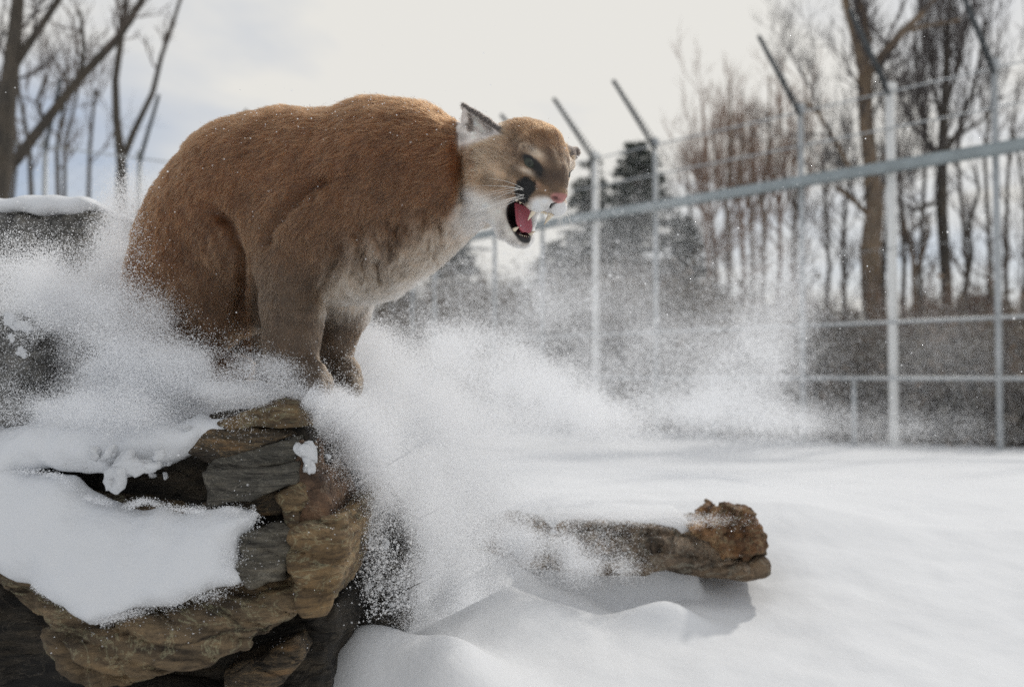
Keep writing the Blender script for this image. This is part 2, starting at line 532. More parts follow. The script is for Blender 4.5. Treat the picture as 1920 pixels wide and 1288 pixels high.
def outline_block(name, outline, Y0, Y1, mat, parent=None, h=.007, rnd=.03, face=(0, 0), lump=.02, lump_s=5, layers=None, fine=.004, fine_s=30, flare=0.0, seed=0, warp=.02, chips=0.0, rag=0.0, joint=0.0, bw=.07):
    """A block whose front has the outline drawn in photograph pixels at distance Y0, running back to Y1.
    face=(gx, gz): the front leans back by gx per metre in x and gz per metre in z."""
    P3 = np.array([P(x, y, Y0) for x, y in outline])
    poly = P3[:, [0, 2]]
    c = poly.mean(0)
    lo = np.array([poly[:, 0].min() - .06, Y0 - .22, poly[:, 1].min() - .06])
    hi = np.array([poly[:, 0].max() + .06, Y1 + .1, poly[:, 1].max() + .06])
    f = Field(lo, hi, h, cap=.08)
    ax = [(f.lo[k] + f.h * np.arange(f.n[k])).astype(np.float32) for k in range(3)]
    o = np.array([seed * 3.17, seed * 1.7, seed * 7.1], np.float32)
    X2, Z2 = np.meshgrid(ax[0], ax[2], indexing='ij')
    g2 = np.stack([X2, 0 * X2, Z2], -1)
    wx, wz = (warp * perlin(g2 * 4 + o + 5.1 * k) + warp * .5 * perlin(g2 * 13 + o + 5.1 * k) + rag * fbm(g2 * 45 + o + 9.1 * k, 2) for k in (0, 1))
    d2 = poly_sdf(X2 + wx, Z2 + wz, poly)[:, None, :]
    Yv = ax[1][None, :, None]
    if flare: d2 = d2 - flare * np.clip(Yv - Y0, 0, 1)
    yf = (Y0 + face[0] * (X2 - c[0]) + face[1] * (Z2 - c[1]))[:, None, :]
    d = smax(d2, yf - Yv, rnd * 2)
    d = smax(d, Yv - Y1, rnd * 2).astype(np.float32)
    band = np.abs(d) < bw
    ib = np.argwhere(band)
    g = np.stack([ax[k][ib[:, k]] for k in range(3)], -1)
    db = d[band]
    if layers:
        th, amp, tilt, gr = layers
        bz = g[:, 2] + tilt * g[:, 0] + .02 * perlin(g * 3 + o) + .006 * perlin(g * 12 + o)
        li = np.floor(bz / th); fr = bz / th - li
        pr = amp * perlin(np.stack([g[:, 0] * 5 + li * 3.3, g[:, 1] * 5, li * 1.73 + .5], -1)) + amp * .8 * (np.modf(np.abs(np.sin(li * 12.9898 + seed) * 43758.5))[0] - .5)
        db = db - pr + gr * np.exp(-((np.minimum(fr, 1 - fr) * th) / .0055) ** 2)
        # cross joints: blocks break off along the beds
        jx = g[:, 0] * 7 + li * 2.7 + .35 * perlin(g * 9 + o)
        fj = jx - np.floor(jx)
        db = db + .5 * gr * np.exp(-((np.minimum(fj, 1 - fj) / 7) / .006) ** 2) + joint * (np.modf(np.abs(np.sin(np.floor(jx) * 45.1 + li * 91.7 + seed) * 4375.8))[0] - .5)
    db = db - lump * fbm(g * lump_s + o, 3) - fine * fbm(g * fine_s + o, 2)
    if chips:                                   # ridged fracture relief
        db = db + chips * (np.abs(fbm(g * np.array([9, 9, 20]) + o, 3)) - .3) * 2
    d[band] = db
    f.v = np.clip(d, -.08, .08).astype(np.float32)
    v, q = largest_piece(*f.mesh())
    v = relax(v, q, 1, .3)
    return link(name, mesh_np(name, v, q, mat), parent)

def boulder(name, label, outline, Y0, Y1, mat, **kw):
    o = outline_block(name, outline, Y0, Y1, mat, **kw)
    return tag(o, label, 'boulder', 'boulders of the rock pile')

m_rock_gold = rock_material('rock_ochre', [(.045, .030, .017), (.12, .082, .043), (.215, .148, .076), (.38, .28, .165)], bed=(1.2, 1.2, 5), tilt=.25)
m_rock_plank = rock_material('rock_grey_green', [(.045, .042, .034), (.088, .083, .068), (.135, .126, .103), (.21, .19, .15)], bed=(1.0, 1.0, 9), tilt=.18)
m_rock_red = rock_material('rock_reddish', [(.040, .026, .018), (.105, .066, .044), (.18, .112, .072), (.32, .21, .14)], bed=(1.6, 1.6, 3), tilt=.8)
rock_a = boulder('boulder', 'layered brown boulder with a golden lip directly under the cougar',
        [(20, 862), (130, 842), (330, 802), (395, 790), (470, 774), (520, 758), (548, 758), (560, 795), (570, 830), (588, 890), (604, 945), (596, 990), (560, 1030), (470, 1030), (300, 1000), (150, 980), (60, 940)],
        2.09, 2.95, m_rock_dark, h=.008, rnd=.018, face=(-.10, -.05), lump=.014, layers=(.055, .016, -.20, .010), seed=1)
def layer(parent, outline, Y0, Y1, mat, seed, **kw):
    kw.setdefault('h', .005); kw.setdefault('rnd', .006); kw.setdefault('bw', .035); kw.setdefault('lump', .008); kw.setdefault('lump_s', 5); kw.setdefault('chips', .003); kw.setdefault('warp', .007); kw.setdefault('fine', .0022)
    return outline_block('rock_layer', outline, Y0, Y1, mat, parent=parent, seed=seed, **kw)
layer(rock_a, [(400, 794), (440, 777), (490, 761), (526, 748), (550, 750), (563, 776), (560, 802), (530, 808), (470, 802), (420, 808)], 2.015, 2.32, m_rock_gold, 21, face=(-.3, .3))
layer(rock_a, [(325, 812), (400, 801), (470, 799), (540, 806), (564, 820), (470, 852), (392, 872), (350, 842)], 2.035, 2.35, m_rock_a, 22, face=(-.1, .2))
layer(rock_a, [(394, 866), (470, 848), (562, 818), (566, 868), (470, 882), (374, 892)], 2.022, 2.3, m_rock_plank, 23, face=(-.1, .1))
layer(rock_a, [(368, 888), (470, 878), (564, 866), (560, 906), (470, 932), (386, 950)], 2.004, 2.3, m_rock_plank, 24, face=(-.1, .25))
layer(rock_a, [(384, 948), (470, 930), (558, 906), (526, 972), (470, 972), (400, 962)], 2.035, 2.3, m_rock_a, 25)
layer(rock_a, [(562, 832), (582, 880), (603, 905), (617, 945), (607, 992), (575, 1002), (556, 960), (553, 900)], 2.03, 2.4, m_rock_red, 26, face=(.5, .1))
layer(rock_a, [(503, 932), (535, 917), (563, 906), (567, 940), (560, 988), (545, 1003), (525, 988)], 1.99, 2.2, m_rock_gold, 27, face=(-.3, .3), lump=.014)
rock_b = boulder('boulder', 'broad tawny boulder under the layered one, a snow patch lying on its face',
        [(470, 1005), (560, 992), (606, 985), (630, 985), (634, 1020), (624, 1060), (612, 1110), (595, 1146), (545, 1165), (485, 1190), (420, 1230), (350, 1262), (250, 1275), (160, 1270), (130, 1230), (100, 1175), (60, 1130), (0, 1100), (-80, 1080), (-80, 940), (100, 930), (300, 950)],
        1.96, 2.75, m_rock_b, h=.0065, rnd=.022, face=(.12, .42), lump=.016, lump_s=4, layers=(.075, .018, .35, .012), seed=2, chips=.010, joint=.010)
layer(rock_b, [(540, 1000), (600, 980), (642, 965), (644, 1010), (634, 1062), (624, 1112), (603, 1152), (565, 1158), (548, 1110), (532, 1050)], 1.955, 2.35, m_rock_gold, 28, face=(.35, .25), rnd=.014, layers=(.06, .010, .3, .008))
layer(rock_b, [(440, 1010), (500, 985), (560, 988), (545, 1040), (540, 1090), (470, 1105), (436, 1070)], 1.955, 2.2, m_rock_plank, 29, face=(.1, .45), layers=(.03, .008, .3, .006))
layer(rock_b, [(120, 1195), (230, 1165), (340, 1140), (450, 1120), (560, 1105), (575, 1150), (500, 1185), (430, 1222), (350, 1252), (250, 1262), (165, 1258)], 1.905, 2.3, m_rock_b, 30, face=(.10, .5), rnd=.02, layers=(.04, .010, .35, .008))
boulder('boulder', 'dark brown boulder wedged beneath the tawny one beside the snow',
        [(300, 1240), (470, 1180), (560, 1150), (622, 1138), (642, 1180), (640, 1230), (622, 1300), (580, 1420), (280, 1420)],
        2.16, 2.8, m_rock_dark, h=.009, rnd=.03, lump=.03, layers=(.05, .012, .1, .008), seed=3)
boulder('boulder', 'small flat grey-brown stone poking out below the tawny boulder',
        [(415, 1262), (490, 1222), (540, 1208), (560, 1232), (510, 1280), (440, 1330), (400, 1330)],
        2.02, 2.25, m_rock_a, h=.006, rnd=.018, lump=.010, seed=4)
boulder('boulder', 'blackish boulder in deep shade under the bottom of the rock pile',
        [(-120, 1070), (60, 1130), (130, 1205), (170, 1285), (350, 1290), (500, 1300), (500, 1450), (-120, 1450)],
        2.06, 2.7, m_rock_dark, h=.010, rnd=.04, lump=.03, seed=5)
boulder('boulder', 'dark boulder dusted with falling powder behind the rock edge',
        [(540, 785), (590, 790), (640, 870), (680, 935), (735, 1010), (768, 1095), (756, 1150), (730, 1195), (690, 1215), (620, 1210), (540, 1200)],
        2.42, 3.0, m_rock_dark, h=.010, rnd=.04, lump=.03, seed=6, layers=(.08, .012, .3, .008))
boulder('boulder', 'rounded grey speckled boulder with a snow cap behind the cougar',
        [(-180, 378), (0, 374), (120, 374), (162, 386), (184, 420), (186, 470), (174, 520), (150, 575), (100, 640), (-180, 650)],
        2.72, 3.4, m_rock_grey, h=.010, rnd=.06, lump=.016, lump_s=4, seed=7, warp=.01)
boulder('boulder', 'rough dark grey stone with snow lumps on top beside the powder cloud',
        [(-120, 600), (10, 588), (45, 608), (70, 655), (62, 715), (34, 775), (-20, 800), (-120, 815)],
        2.06, 2.5, m_rock_grey, h=.008, rnd=.02, lump=.02, layers=(.06, .014, .8, .006), seed=8)
m_slab_pale = rock_material('rock_pale_brown', [(.06, .045, .032), (.14, .105, .072), (.22, .165, .115), (.36, .29, .22)], bed=(1.2, 1.2, 3.0), tilt=.05)
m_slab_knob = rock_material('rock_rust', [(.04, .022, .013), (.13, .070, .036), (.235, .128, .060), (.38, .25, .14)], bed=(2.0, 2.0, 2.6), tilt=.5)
m_slab_rough = rock_material('rock_mottled', [(.028, .023, .018), (.11, .084, .060), (.22, .170, .125), (.40, .31, .23)], bed=(2.2, 2.2, 2.6), tilt=.05)
slab = outline_block('stone_slab',
        [(880, 992), (1060, 985), (1180, 980), (1232, 978), (1285, 995), (1318, 990), (1345, 985), (1420, 1000), (1430, 1035), (1400, 1062), (1330, 1062), (1250, 1056), (1180, 1066), (1110, 1080), (1040, 1075), (880, 1075)],
        3.00, 3.32, m_slab_rough, h=.006, rnd=.016, face=(-.08, .10), lump=.014, lump_s=9, layers=(.06, .012, .06, .010), fine=.006, seed=9, warp=.008, chips=.010, joint=.010)
tag(slab, 'rust brown stone slab jutting out of the snow over its own shadow', 'stone')
layer(slab, [(1090, 1058), (1180, 1050), (1260, 1042), (1340, 1054), (1400, 1058), (1432, 1040), (1449, 1050), (1450, 1076), (1430, 1086), (1390, 1090), (1330, 1086), (1250, 1072), (1170, 1082), (1110, 1082)], 2.968, 3.2, m_slab_pale, 31, rnd=.014, lump=.008)
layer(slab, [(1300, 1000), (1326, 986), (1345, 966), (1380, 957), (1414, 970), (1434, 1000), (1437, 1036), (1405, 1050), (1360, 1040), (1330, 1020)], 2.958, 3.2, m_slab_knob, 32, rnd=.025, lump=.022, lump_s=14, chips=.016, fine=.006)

def snow_mass(name, label, outline, Y0, Y1, **kw):
    kw.setdefault('rnd', .045); kw.setdefault('lump', .012); kw.setdefault('lump_s', 4); kw.setdefault('fine', .0025); kw.setdefault('fine_s', 22)
    kw.setdefault('h', .008)
    o = outline_block(name, outline, Y0, Y1, m_snow_rock, **kw)
    return tag(o, label, kind='stuff')
snow_mass('snow_cap', 'thick snow cap on the grey speckled boulder',
          [(-180, 372), (-40, 366), (30, 358), (90, 360), (150, 370), (170, 384), (140, 392), (-180, 398)], 2.70, 3.35, rnd=.025, lump=.006)
snow_mass('snow_patch', 'smooth snow patch clinging to the tawny boulder face',
          [(-90, 880), (-20, 872), (20, 884), (60, 880), (104, 894), (130, 930), (160, 952), (230, 962), (272, 946), (330, 962), (400, 962), (482, 964), (470, 985), (442, 1015), (432, 1060), (450, 1100), (330, 1128), (250, 1145), (185, 1165), (120, 1130), (60, 1092), (0, 1078), (-90, 1060)],
          1.915, 2.07, face=(.10, .50), rnd=.05, lump=.014, lump_s=5, warp=.006, rag=.0015, fine=.003)

# snow bank on top of the rocks, the cat stands in it
_cp = np.array([(600, 748, 2.12), (665, 752, 2.28), (545, 750, 2.08), (450, 716, 2.25), (400, 704, 2.33), (300, 694, 2.30), (200, 705, 2.2), (100, 745, 2.12),
                (40, 795, 2.05), (-40, 810, 2.0), (200, 640, 2.6), (60, 610, 2.6), (-40, 590, 2.7), (300, 640, 2.7), (500, 700, 2.7), (620, 738, 2.6), (250, 560, 3.2), (60, 540, 3.2), (600, 720, 3.2),
                (250, 815, 1.99), (130, 800, 1.98), (60, 805, 1.97), (320, 800, 2.02), (400, 782, 2.05), (480, 766, 2.05), (-40, 860, 1.98),
                (690, 780, 2.40), (700, 800, 2.6)], float)
_cw = np.array([P(*c) for c in _cp])
def bank_z(X, Y):
    d2 = (X[..., None] - _cw[:, 0]) ** 2 + (Y[..., None] - _cw[:, 1]) ** 2
    w = 1 / (d2 ** 1.6 + 2e-5)
    return (w * _cw[:, 2]).sum(-1) / w.sum(-1)
def build_bank():
    lo = np.array([-1.45, 1.93, .30]); hi = np.array([-.2, 3.4, 1.3])
    f = Field(lo, hi, .010, cap=.08)
    g = f.grid()
    X, Y, Z = g[..., 0], g[..., 1], g[..., 2]
    xs, ys = g[:, :, 0, 0], g[:, :, 0, 1]
    hz = bank_z(xs, ys) + .010 * fbm(np.stack([xs, ys, 0 * xs], -1) * 9, 3)
    # front edge in x
    fx = np.array([P(x, 800, 2.03)[0] for x in (-100, 60, 130, 250, 320, 400, 480, 560, 640, 690)])
    fy = np.array([1.97, 1.965, 1.965, 1.975, 2.00, 2.04, 2.05, 2.08, 2.2, 2.36])
    yf = np.interp(xs, fx, fy) + .012 * perlin(np.stack([xs, ys * 0, xs * 0], -1) * 22)
    thick = np.interp(xs, fx, [.07, .055, .055, .065, .04, .03, .03, .03, .05, .06])
    d = smax(Z - hz[:, :, None], yf[:, :, None] - Y, .06)
    d = smax(d, (hz - thick - .25 * np.clip(ys - yf, 0, 1.0) - .02)[:, :, None] - Z, .05)
    d = smax(d, Y - 3.3, .06)
    d = smax(d, X - np.float32(P(700, 760, 2.4)[0]), .08)
    d = d - .006 * fbm(g * 26, 2)
    f.v = np.clip(d, -.08, .08).astype(np.float32)
    v, q = largest_piece(*f.mesh())
    return tag(link('snow_bank', mesh_np('snow_bank', relax(v, q, 1, .4), q, m_snow_rock)), 'deep loose snow on top of the boulders around the cougar', kind='stuff')
build_bank()

# ---------------------------------------------------------------- broken snow clumps
def clump_mesh(seed, n=2):
    bm = bmesh.new(); bmesh.ops.create_icosphere(bm, subdivisions=n, radius=1.0)
    v = np.array([x.co[:] for x in bm.verts])
    v = v * (.9 + .75 * perlin(v * .9 + seed * 7.7) + .45 * np.abs(perlin(v * 2.1 + seed * 3.3)) + .16 * perlin(v * 6 + seed))[:, None] * np.array([1, .75, .62])
    for x, c in zip(bm.verts, v): x.co = Vector(c)
    me = bpy.data.meshes.new('snow_clump'); bm.to_mesh(me); bm.free()
    me.polygons.foreach_set('use_smooth', [True] * len(me.polygons)); me.materials.append(m_snow_rock)
    return me
clumps = [clump_mesh(k, 3) for k in range(5)]
spots = [(218, 888, 1.955, 33), (264, 876, 1.955, 30), (240, 860, 1.955, 26), (295, 856, 1.965, 17), (352, 803, 2.03, 9), (160, 873, 2.0, 7), (205, 868, 1.98, 8), (285, 890, 2.06, 7), (310, 893, 2.06, 6), (315, 868, 2.04, 6), (205, 850, 1.955, 16), (178, 848, 1.95, 14),
         (574, 845, 2.02, 19), (579, 872, 2.02, 20), (584, 893, 2.055, 10), (615, 855, 2.06, 6), (24, 605, 2.03, 14), (46, 612, 2.03, 13), (22, 633, 2.02, 6), (40, 660, 2.03, 10),
         (690, 1098, 2.36, 8), (712, 1100, 2.36, 7), (665, 1002, 2.36, 9), (690, 1010, 2.37, 10), (720, 1020, 2.38, 9), (660, 980, 2.36, 7), (735, 1132, 2.38, 6), (350, 800, 1.98, 5), (120, 872, 1.95, 5)]
rc = np.random.default_rng(12)
for k, (x, y, Y, r) in enumerate(spots):
    o = bpy.data.objects.new('snow_clump', clumps[k % 5]); COL.objects.link(o)
    o.location = P(x, y, Y); s = PX(r, Y)
    o.scale = tuple(s * rc.uniform(.75, 1.3, 3)); o.rotation_euler = tuple(rc.uniform(0, 6, 3))
    size = 'fist-sized' if r >= 20 else 'small' if r >= 9 else 'crumb-sized'
    where = ('snow clump on the dark side of the layered boulder' if x < 400 and y > 700 else 'snow clump lodged at the golden end of the layered boulder' if x < 640 and y > 700
             else 'snow clump on the rough dark grey stone' if x < 100 else 'snow clump on the dark powder-dusted boulder')
    tag(o, size + ' ' + where, 'snow', 'clumps of broken snow on the rocks')

# ================================================================== TUBES AND TREES
def tubes(segs, sides=5):
    """segs: list of (a, b, ra, rb) -> verts, quads (open tapered tubes)"""
    A = np.array([s[0] for s in segs]); Bq = np.array([s[1] for s in segs])
    ra = np.array([s[2] for s in segs]); rb = np.array([s[3] for s in segs])
    d = Bq - A; d /= np.linalg.norm(d, axis=1)[:, None] + 1e-9
    ref = np.where(np.abs(d[:, 2:3]) > .9, [[1.0, 0, 0]], [[0, 0, 1.0]])
    s1 = np.cross(d, ref); s1 /= np.linalg.norm(s1, axis=1)[:, None]
    s2 = np.cross(d, s1)
    an = np.arange(sides) * 2 * np.pi / sides
    ring = np.cos(an)[None, :, None] * s1[:, None] + np.sin(an)[None, :, None] * s2[:, None]
    va = A[:, None] + ring * ra[:, None, None]; vb = Bq[:, None] + ring * rb[:, None, None]
    v = np.concatenate([va, vb], 1).reshape(-1, 3)
    base = np.arange(len(segs))[:, None, None] * 2 * sides
    j = np.arange(sides); j2 = (j + 1) % sides
    q = np.stack([j, j2, j2 + sides, j + sides], -1)[None] + base
    return v, q.reshape(-1, 4)

m_bark = rock_material('bark_brown', [(.09, .066, .048), (.19, .140, .10), (.28, .205, .145), (.38, .285, .20)], bed=(6, 6, 1.0), tilt=0)
m_bark_dark = rock_material('bark_dark', [(.035, .031, .027), (.066, .058, .048), (.092, .080, .066), (.14, .12, .095)], bed=(6, 6, 1.0), tilt=0)
m_twig = plain('twig_grey_brown', (.125, .098, .082), .8)
m_twig_tan = plain('twig_tan', (.26, .165, .115), .8)
m_twig_dark = plain('twig_dark', (.085, .072, .068), .8)

def branch_out(segs, a, d, L, r, level, rg, up=.25, spread=.6, n=(3, 5)):
    """one bough with its twigs"""
    k = 4 if level > 0 else 3
    pts = [np.array(a, float)]
    d = d / np.linalg.norm(d)
    for i in range(k):
        d = d + rg.normal(size=3) * .16 + np.array([0, 0, up * .25])
        d = d / np.linalg.norm(d)
        pts.append(pts[-1] + d * L / k)
    for i in range(k):
        segs.append((pts[i], pts[i + 1], r * (1 - .8 * i / k), r * (1 - .8 * (i + 1) / k)))
    if level > 0:
        for c in range(rg.integers(n[0], n[1] + 1)):
            t = rg.uniform(.2, .98) * k
            i = min(int(t), k - 1)
            p = pts[i] + (pts[i + 1] - pts[i]) * (t - i)
            dd = (pts[i + 1] - pts[i]); dd = dd / np.linalg.norm(dd) + rg.normal(size=3) * spread + np.array([0, 0, up])
            branch_out(segs, p, dd, L * rg.uniform(.4, .7), max(r * .5, .004), level - 1, rg, up, spread, n)

def bare_tree(name, label, limbs, Y, seed, bark, twig, per=5, blen=.9, level=2, up=.4, spread=.55, group='bare trees beyond the fence', tmin=.35, ground_to=None):
    """limbs: list of polylines [(px, py, radius px), ...]; the first one is the trunk"""
    rg = np.random.default_rng(seed)
    root = empty(name, tuple(P(limbs[0][0][0], limbs[0][0][1], Y)))
    tag(root, label, 'shrub' if 'shrub' in name else 'tree', group)
    trunk, tw = [], []
    if ground_to is not None:
        x, y, r = limbs[0][0]
        b0 = P(x, y, Y)
        limbs[0].insert(0, (x + rg.uniform(-6, 6), None, r * 1.25))
    for li, limb in enumerate(limbs):
        off = 0.0
        pts = []
        for (x, y, r) in limb:
            if y is None:
                q = P(x, 705, Y); q[2] = -.1
            else:
                q = P(x, y, Y + off)
            pts.append((q, PX(r, Y)))
            off += rg.uniform(-.12, .12) if li else 0
        for (a, ra), (b, rb) in zip(pts, pts[1:]):
            trunk.append((a, b, ra, rb))
        n = len(pts)
        for c in range(per if li else int(per * 1.2)):
            t = rg.uniform(tmin if li == 0 else .15, 1) * (n - 1)
            i = min(int(t), n - 2)
            a, b = pts[i], pts[i + 1]
            p = a[0] + (b[0] - a[0]) * (t - i)
            r = (a[1] + (b[1] - a[1]) * (t - i))
            dd = (b[0] - a[0]); dd = dd / np.linalg.norm(dd) + rg.normal(size=3) * spread * 1.2 + np.array([0, 0, up])
            branch_out(tw, p, dd, blen * rg.uniform(.6, 1.3), min(r * .5, .03), level, rg, up, spread)
    link('trunk', mesh_np('trunk', *tubes(trunk, 9), bark), root)
    if tw: link('crown', mesh_np('crown', *tubes(tw, 4), twig), root)
    return root

bare_tree('bare_tree', 'stout forked bare tree trunk behind the grey speckled boulder', [[(-14, 420, 24), (2, 300, 22), (12, 200, 18), (22, 120, 15), (28, 60, 13), (36, -20, 11), (46, -160, 8)],
          [(24, 128, 9), (60, 74, 7.5), (108, 2, 6.5), (160, -80, 5)], [(6, 210, 8), (-20, 120, 6), (-40, 20, 5)]], 13.5, 31, m_bark_dark, m_twig_dark, per=5, blen=.9)
bare_tree('bare_tree', 'slanting bare tree leaning across behind the grey speckled boulder', [[(-20, 345, 12), (30, 300, 11), (82, 232, 9.5), (150, 146, 8.5), (222, 70, 8), (266, 0, 6), (310, -80, 4)],
          [(222, 72, 6), (236, 20, 5), (230, -60, 4)], [(150, 146, 5), (158, 90, 4), (150, 20, 3)], [(82, 232, 4), (70, 190, 3.5), (88, 140, 3)]], 15.5, 32, m_bark_dark, m_twig, per=5, blen=1.0)
bare_tree('bare_tree', 'slender bare tree splitting into two thin stems between boulder and cougar', [[(226, 400, 11), (228, 310, 9.5), (218, 222, 7.5), (216, 150, 6.5), (226, 80, 6), (236, 0, 4.5), (230, -70, 3)],
          [(229, 302, 7), (252, 245, 6), (286, 175, 5), (302, 108, 4.2), (322, 50, 3.6), (344, -20, 3)]], 18.5, 33, m_bark_dark, m_twig, per=4, blen=.8)
for k, (x, sc_) in enumerate([(60, 1.0), (110, .9), (165, .8), (120, .75), (20, .9)]):
    rg = np.random.default_rng(60 + k)
    y1 = 60 + 60 * k % 130
    bare_tree('bare_tree', ['thin pale sapling behind the slanting bare tree', 'thin pale sapling right beside the stout forked trunk', 'low thin sapling behind the slender split tree', 'wispy sapling under the slanting bare tree', 'twiggy sapling behind the stout forked trunk'][k],
              [[(x, 400, 5 * sc_), (x + rg.uniform(-14, 14), 280, 4.4 * sc_), (x + rg.uniform(-26, 26), 170, 3.4 * sc_), (x + rg.uniform(-40, 40), y1, 2.4 * sc_)]], 24 + 2 * k, 40 + k, m_bark_dark, m_twig, per=9, blen=1.5, level=2, tmin=.2, group='thin saplings beyond the fence')
# right side
bare_tree('bare_tree', 'tall brown bare tree with a forked crown standing behind the fence', [[(1640, 655, 15), (1634, 560, 18), (1632, 470, 19), (1640, 395, 17), (1632, 310, 13.5), (1622, 200, 13), (1622, 142, 14.5)],
          [(1622, 146, 10), (1606, 78, 9), (1588, 10, 8), (1566, -80, 6)], [(1624, 146, 9), (1648, 112, 9), (1690, 62, 7), (1742, 14, 5), (1790, -50, 4)], [(1624, 140, 7), (1626, 70, 6.5), (1612, 0, 5.5), (1622, -80, 5)],
          [(1690, 62, 5), (1730, 50, 4), (1800, 38, 3)], [(1634, 410, 5), (1598, 372, 4.5), (1566, 352, 3.5)], [(1642, 385, 4), (1656, 348, 4), (1676, 340, 3)], [(1640, 330, 4), (1662, 288, 3), (1676, 236, 2.5)],
          [(1600, 330, 4.5), (1570, 270, 4), (1536, 215, 3.5), (1510, 190, 3)]], 16.5, 51, m_bark, m_twig_dark, per=8, blen=1.1, up=.45, level=3, tmin=.75)
bare_tree('bare_tree', 'dark bare tree with a dense broom of upright twigs', [[(1778, 640, 10), (1774, 520, 10.5), (1766, 400, 10.5), (1766, 300, 10), (1770, 220, 8.5), (1774, 120, 6), (1780, 20, 4), (1790, -80, 3)],
          [(1768, 330, 5), (1735, 260, 4.5), (1722, 180, 3.5), (1715, 60, 2.6)], [(1768, 300, 5), (1800, 240, 4.5), (1830, 150, 3.5), (1850, 40, 2.6)], [(1768, 380, 4), (1732, 386, 3.5), (1716, 395, 2.5)],
          [(1770, 250, 4.5), (1752, 170, 4), (1742, 60, 3)], [(1772, 200, 4.5), (1800, 120, 3.5), (1812, 0, 2.6)], [(1766, 290, 4), (1712, 240, 3), (1690, 190, 2.2)], [(1766, 270, 4), (1838, 230, 3), (1880, 180, 2.2)]], 19.5, 52, m_bark_dark, m_twig_dark, per=9, blen=1.1, up=.6, spread=.45, level=3)
bare_tree('bare_tree', 'crooked thin bare stem beside the dark broom tree trunk', [[(1812, 640, 5), (1806, 560, 5), (1822, 480, 4.5), (1816, 420, 4), (1836, 360, 3), (1828, 310, 2)]], 21, 53, m_bark_dark, m_twig_dark, per=6, blen=.8)
bare_tree('bare_tree', 'thin branching stem between the tall brown tree and the dark broom tree', [[(1714, 650, 5.5), (1716, 560, 5), (1712, 480, 4.5), (1696, 420, 3.5), (1690, 380, 2.5)], [(1714, 520, 4), (1736, 460, 3.5), (1742, 400, 2.5)]], 20, 54, m_bark, m_twig, per=6, blen=.8)
for k, (x, top, lean) in enumerate([(1328, 170, -10), (1362, 150, 6), (1392, 190, -4), (1425, 140, 14), (1452, 200, 22), (1478, 120, 26), (1345, 240, -22), (1408, 240, 2)]):
    bare_tree('bare_tree', ['russet twiggy sapling next to the evergreens', 'upright russet sapling behind the thick rail', 'slim tan sapling among its russet neighbours', 'tall tan sapling in the russet clump', 'leaning tan sapling on the side of the tall brown tree',
                            'tallest leaning sapling of the russet clump', 'short russet sapling nearest the evergreens', 'short tan sapling in the middle of the russet clump'][k],
              [[(x, 640, 5), (x + lean * .3 + 4, 500, 4.4), (x + lean * .6 - 3, 380, 3.6), (x + lean + 3, 280, 2.6), (x + lean * 1.3, top, 1.4)], [(x + lean * .5, 420, 2.8), (x + lean * .5 + 24, 330, 2.2), (x + lean * .5 + 30, top + 60, 1.2)], [(x + lean * .5, 400, 2.8), (x + lean * .5 - 22, 320, 2.2), (x + lean * .5 - 26, top + 80, 1.2)]],
              21.5 + .6 * k, 70 + k, m_twig_tan if k % 2 == 0 else m_bark, m_twig_tan, per=12, blen=.85, up=.45, spread=.5, tmin=.12, group='russet saplings beyond the fence')

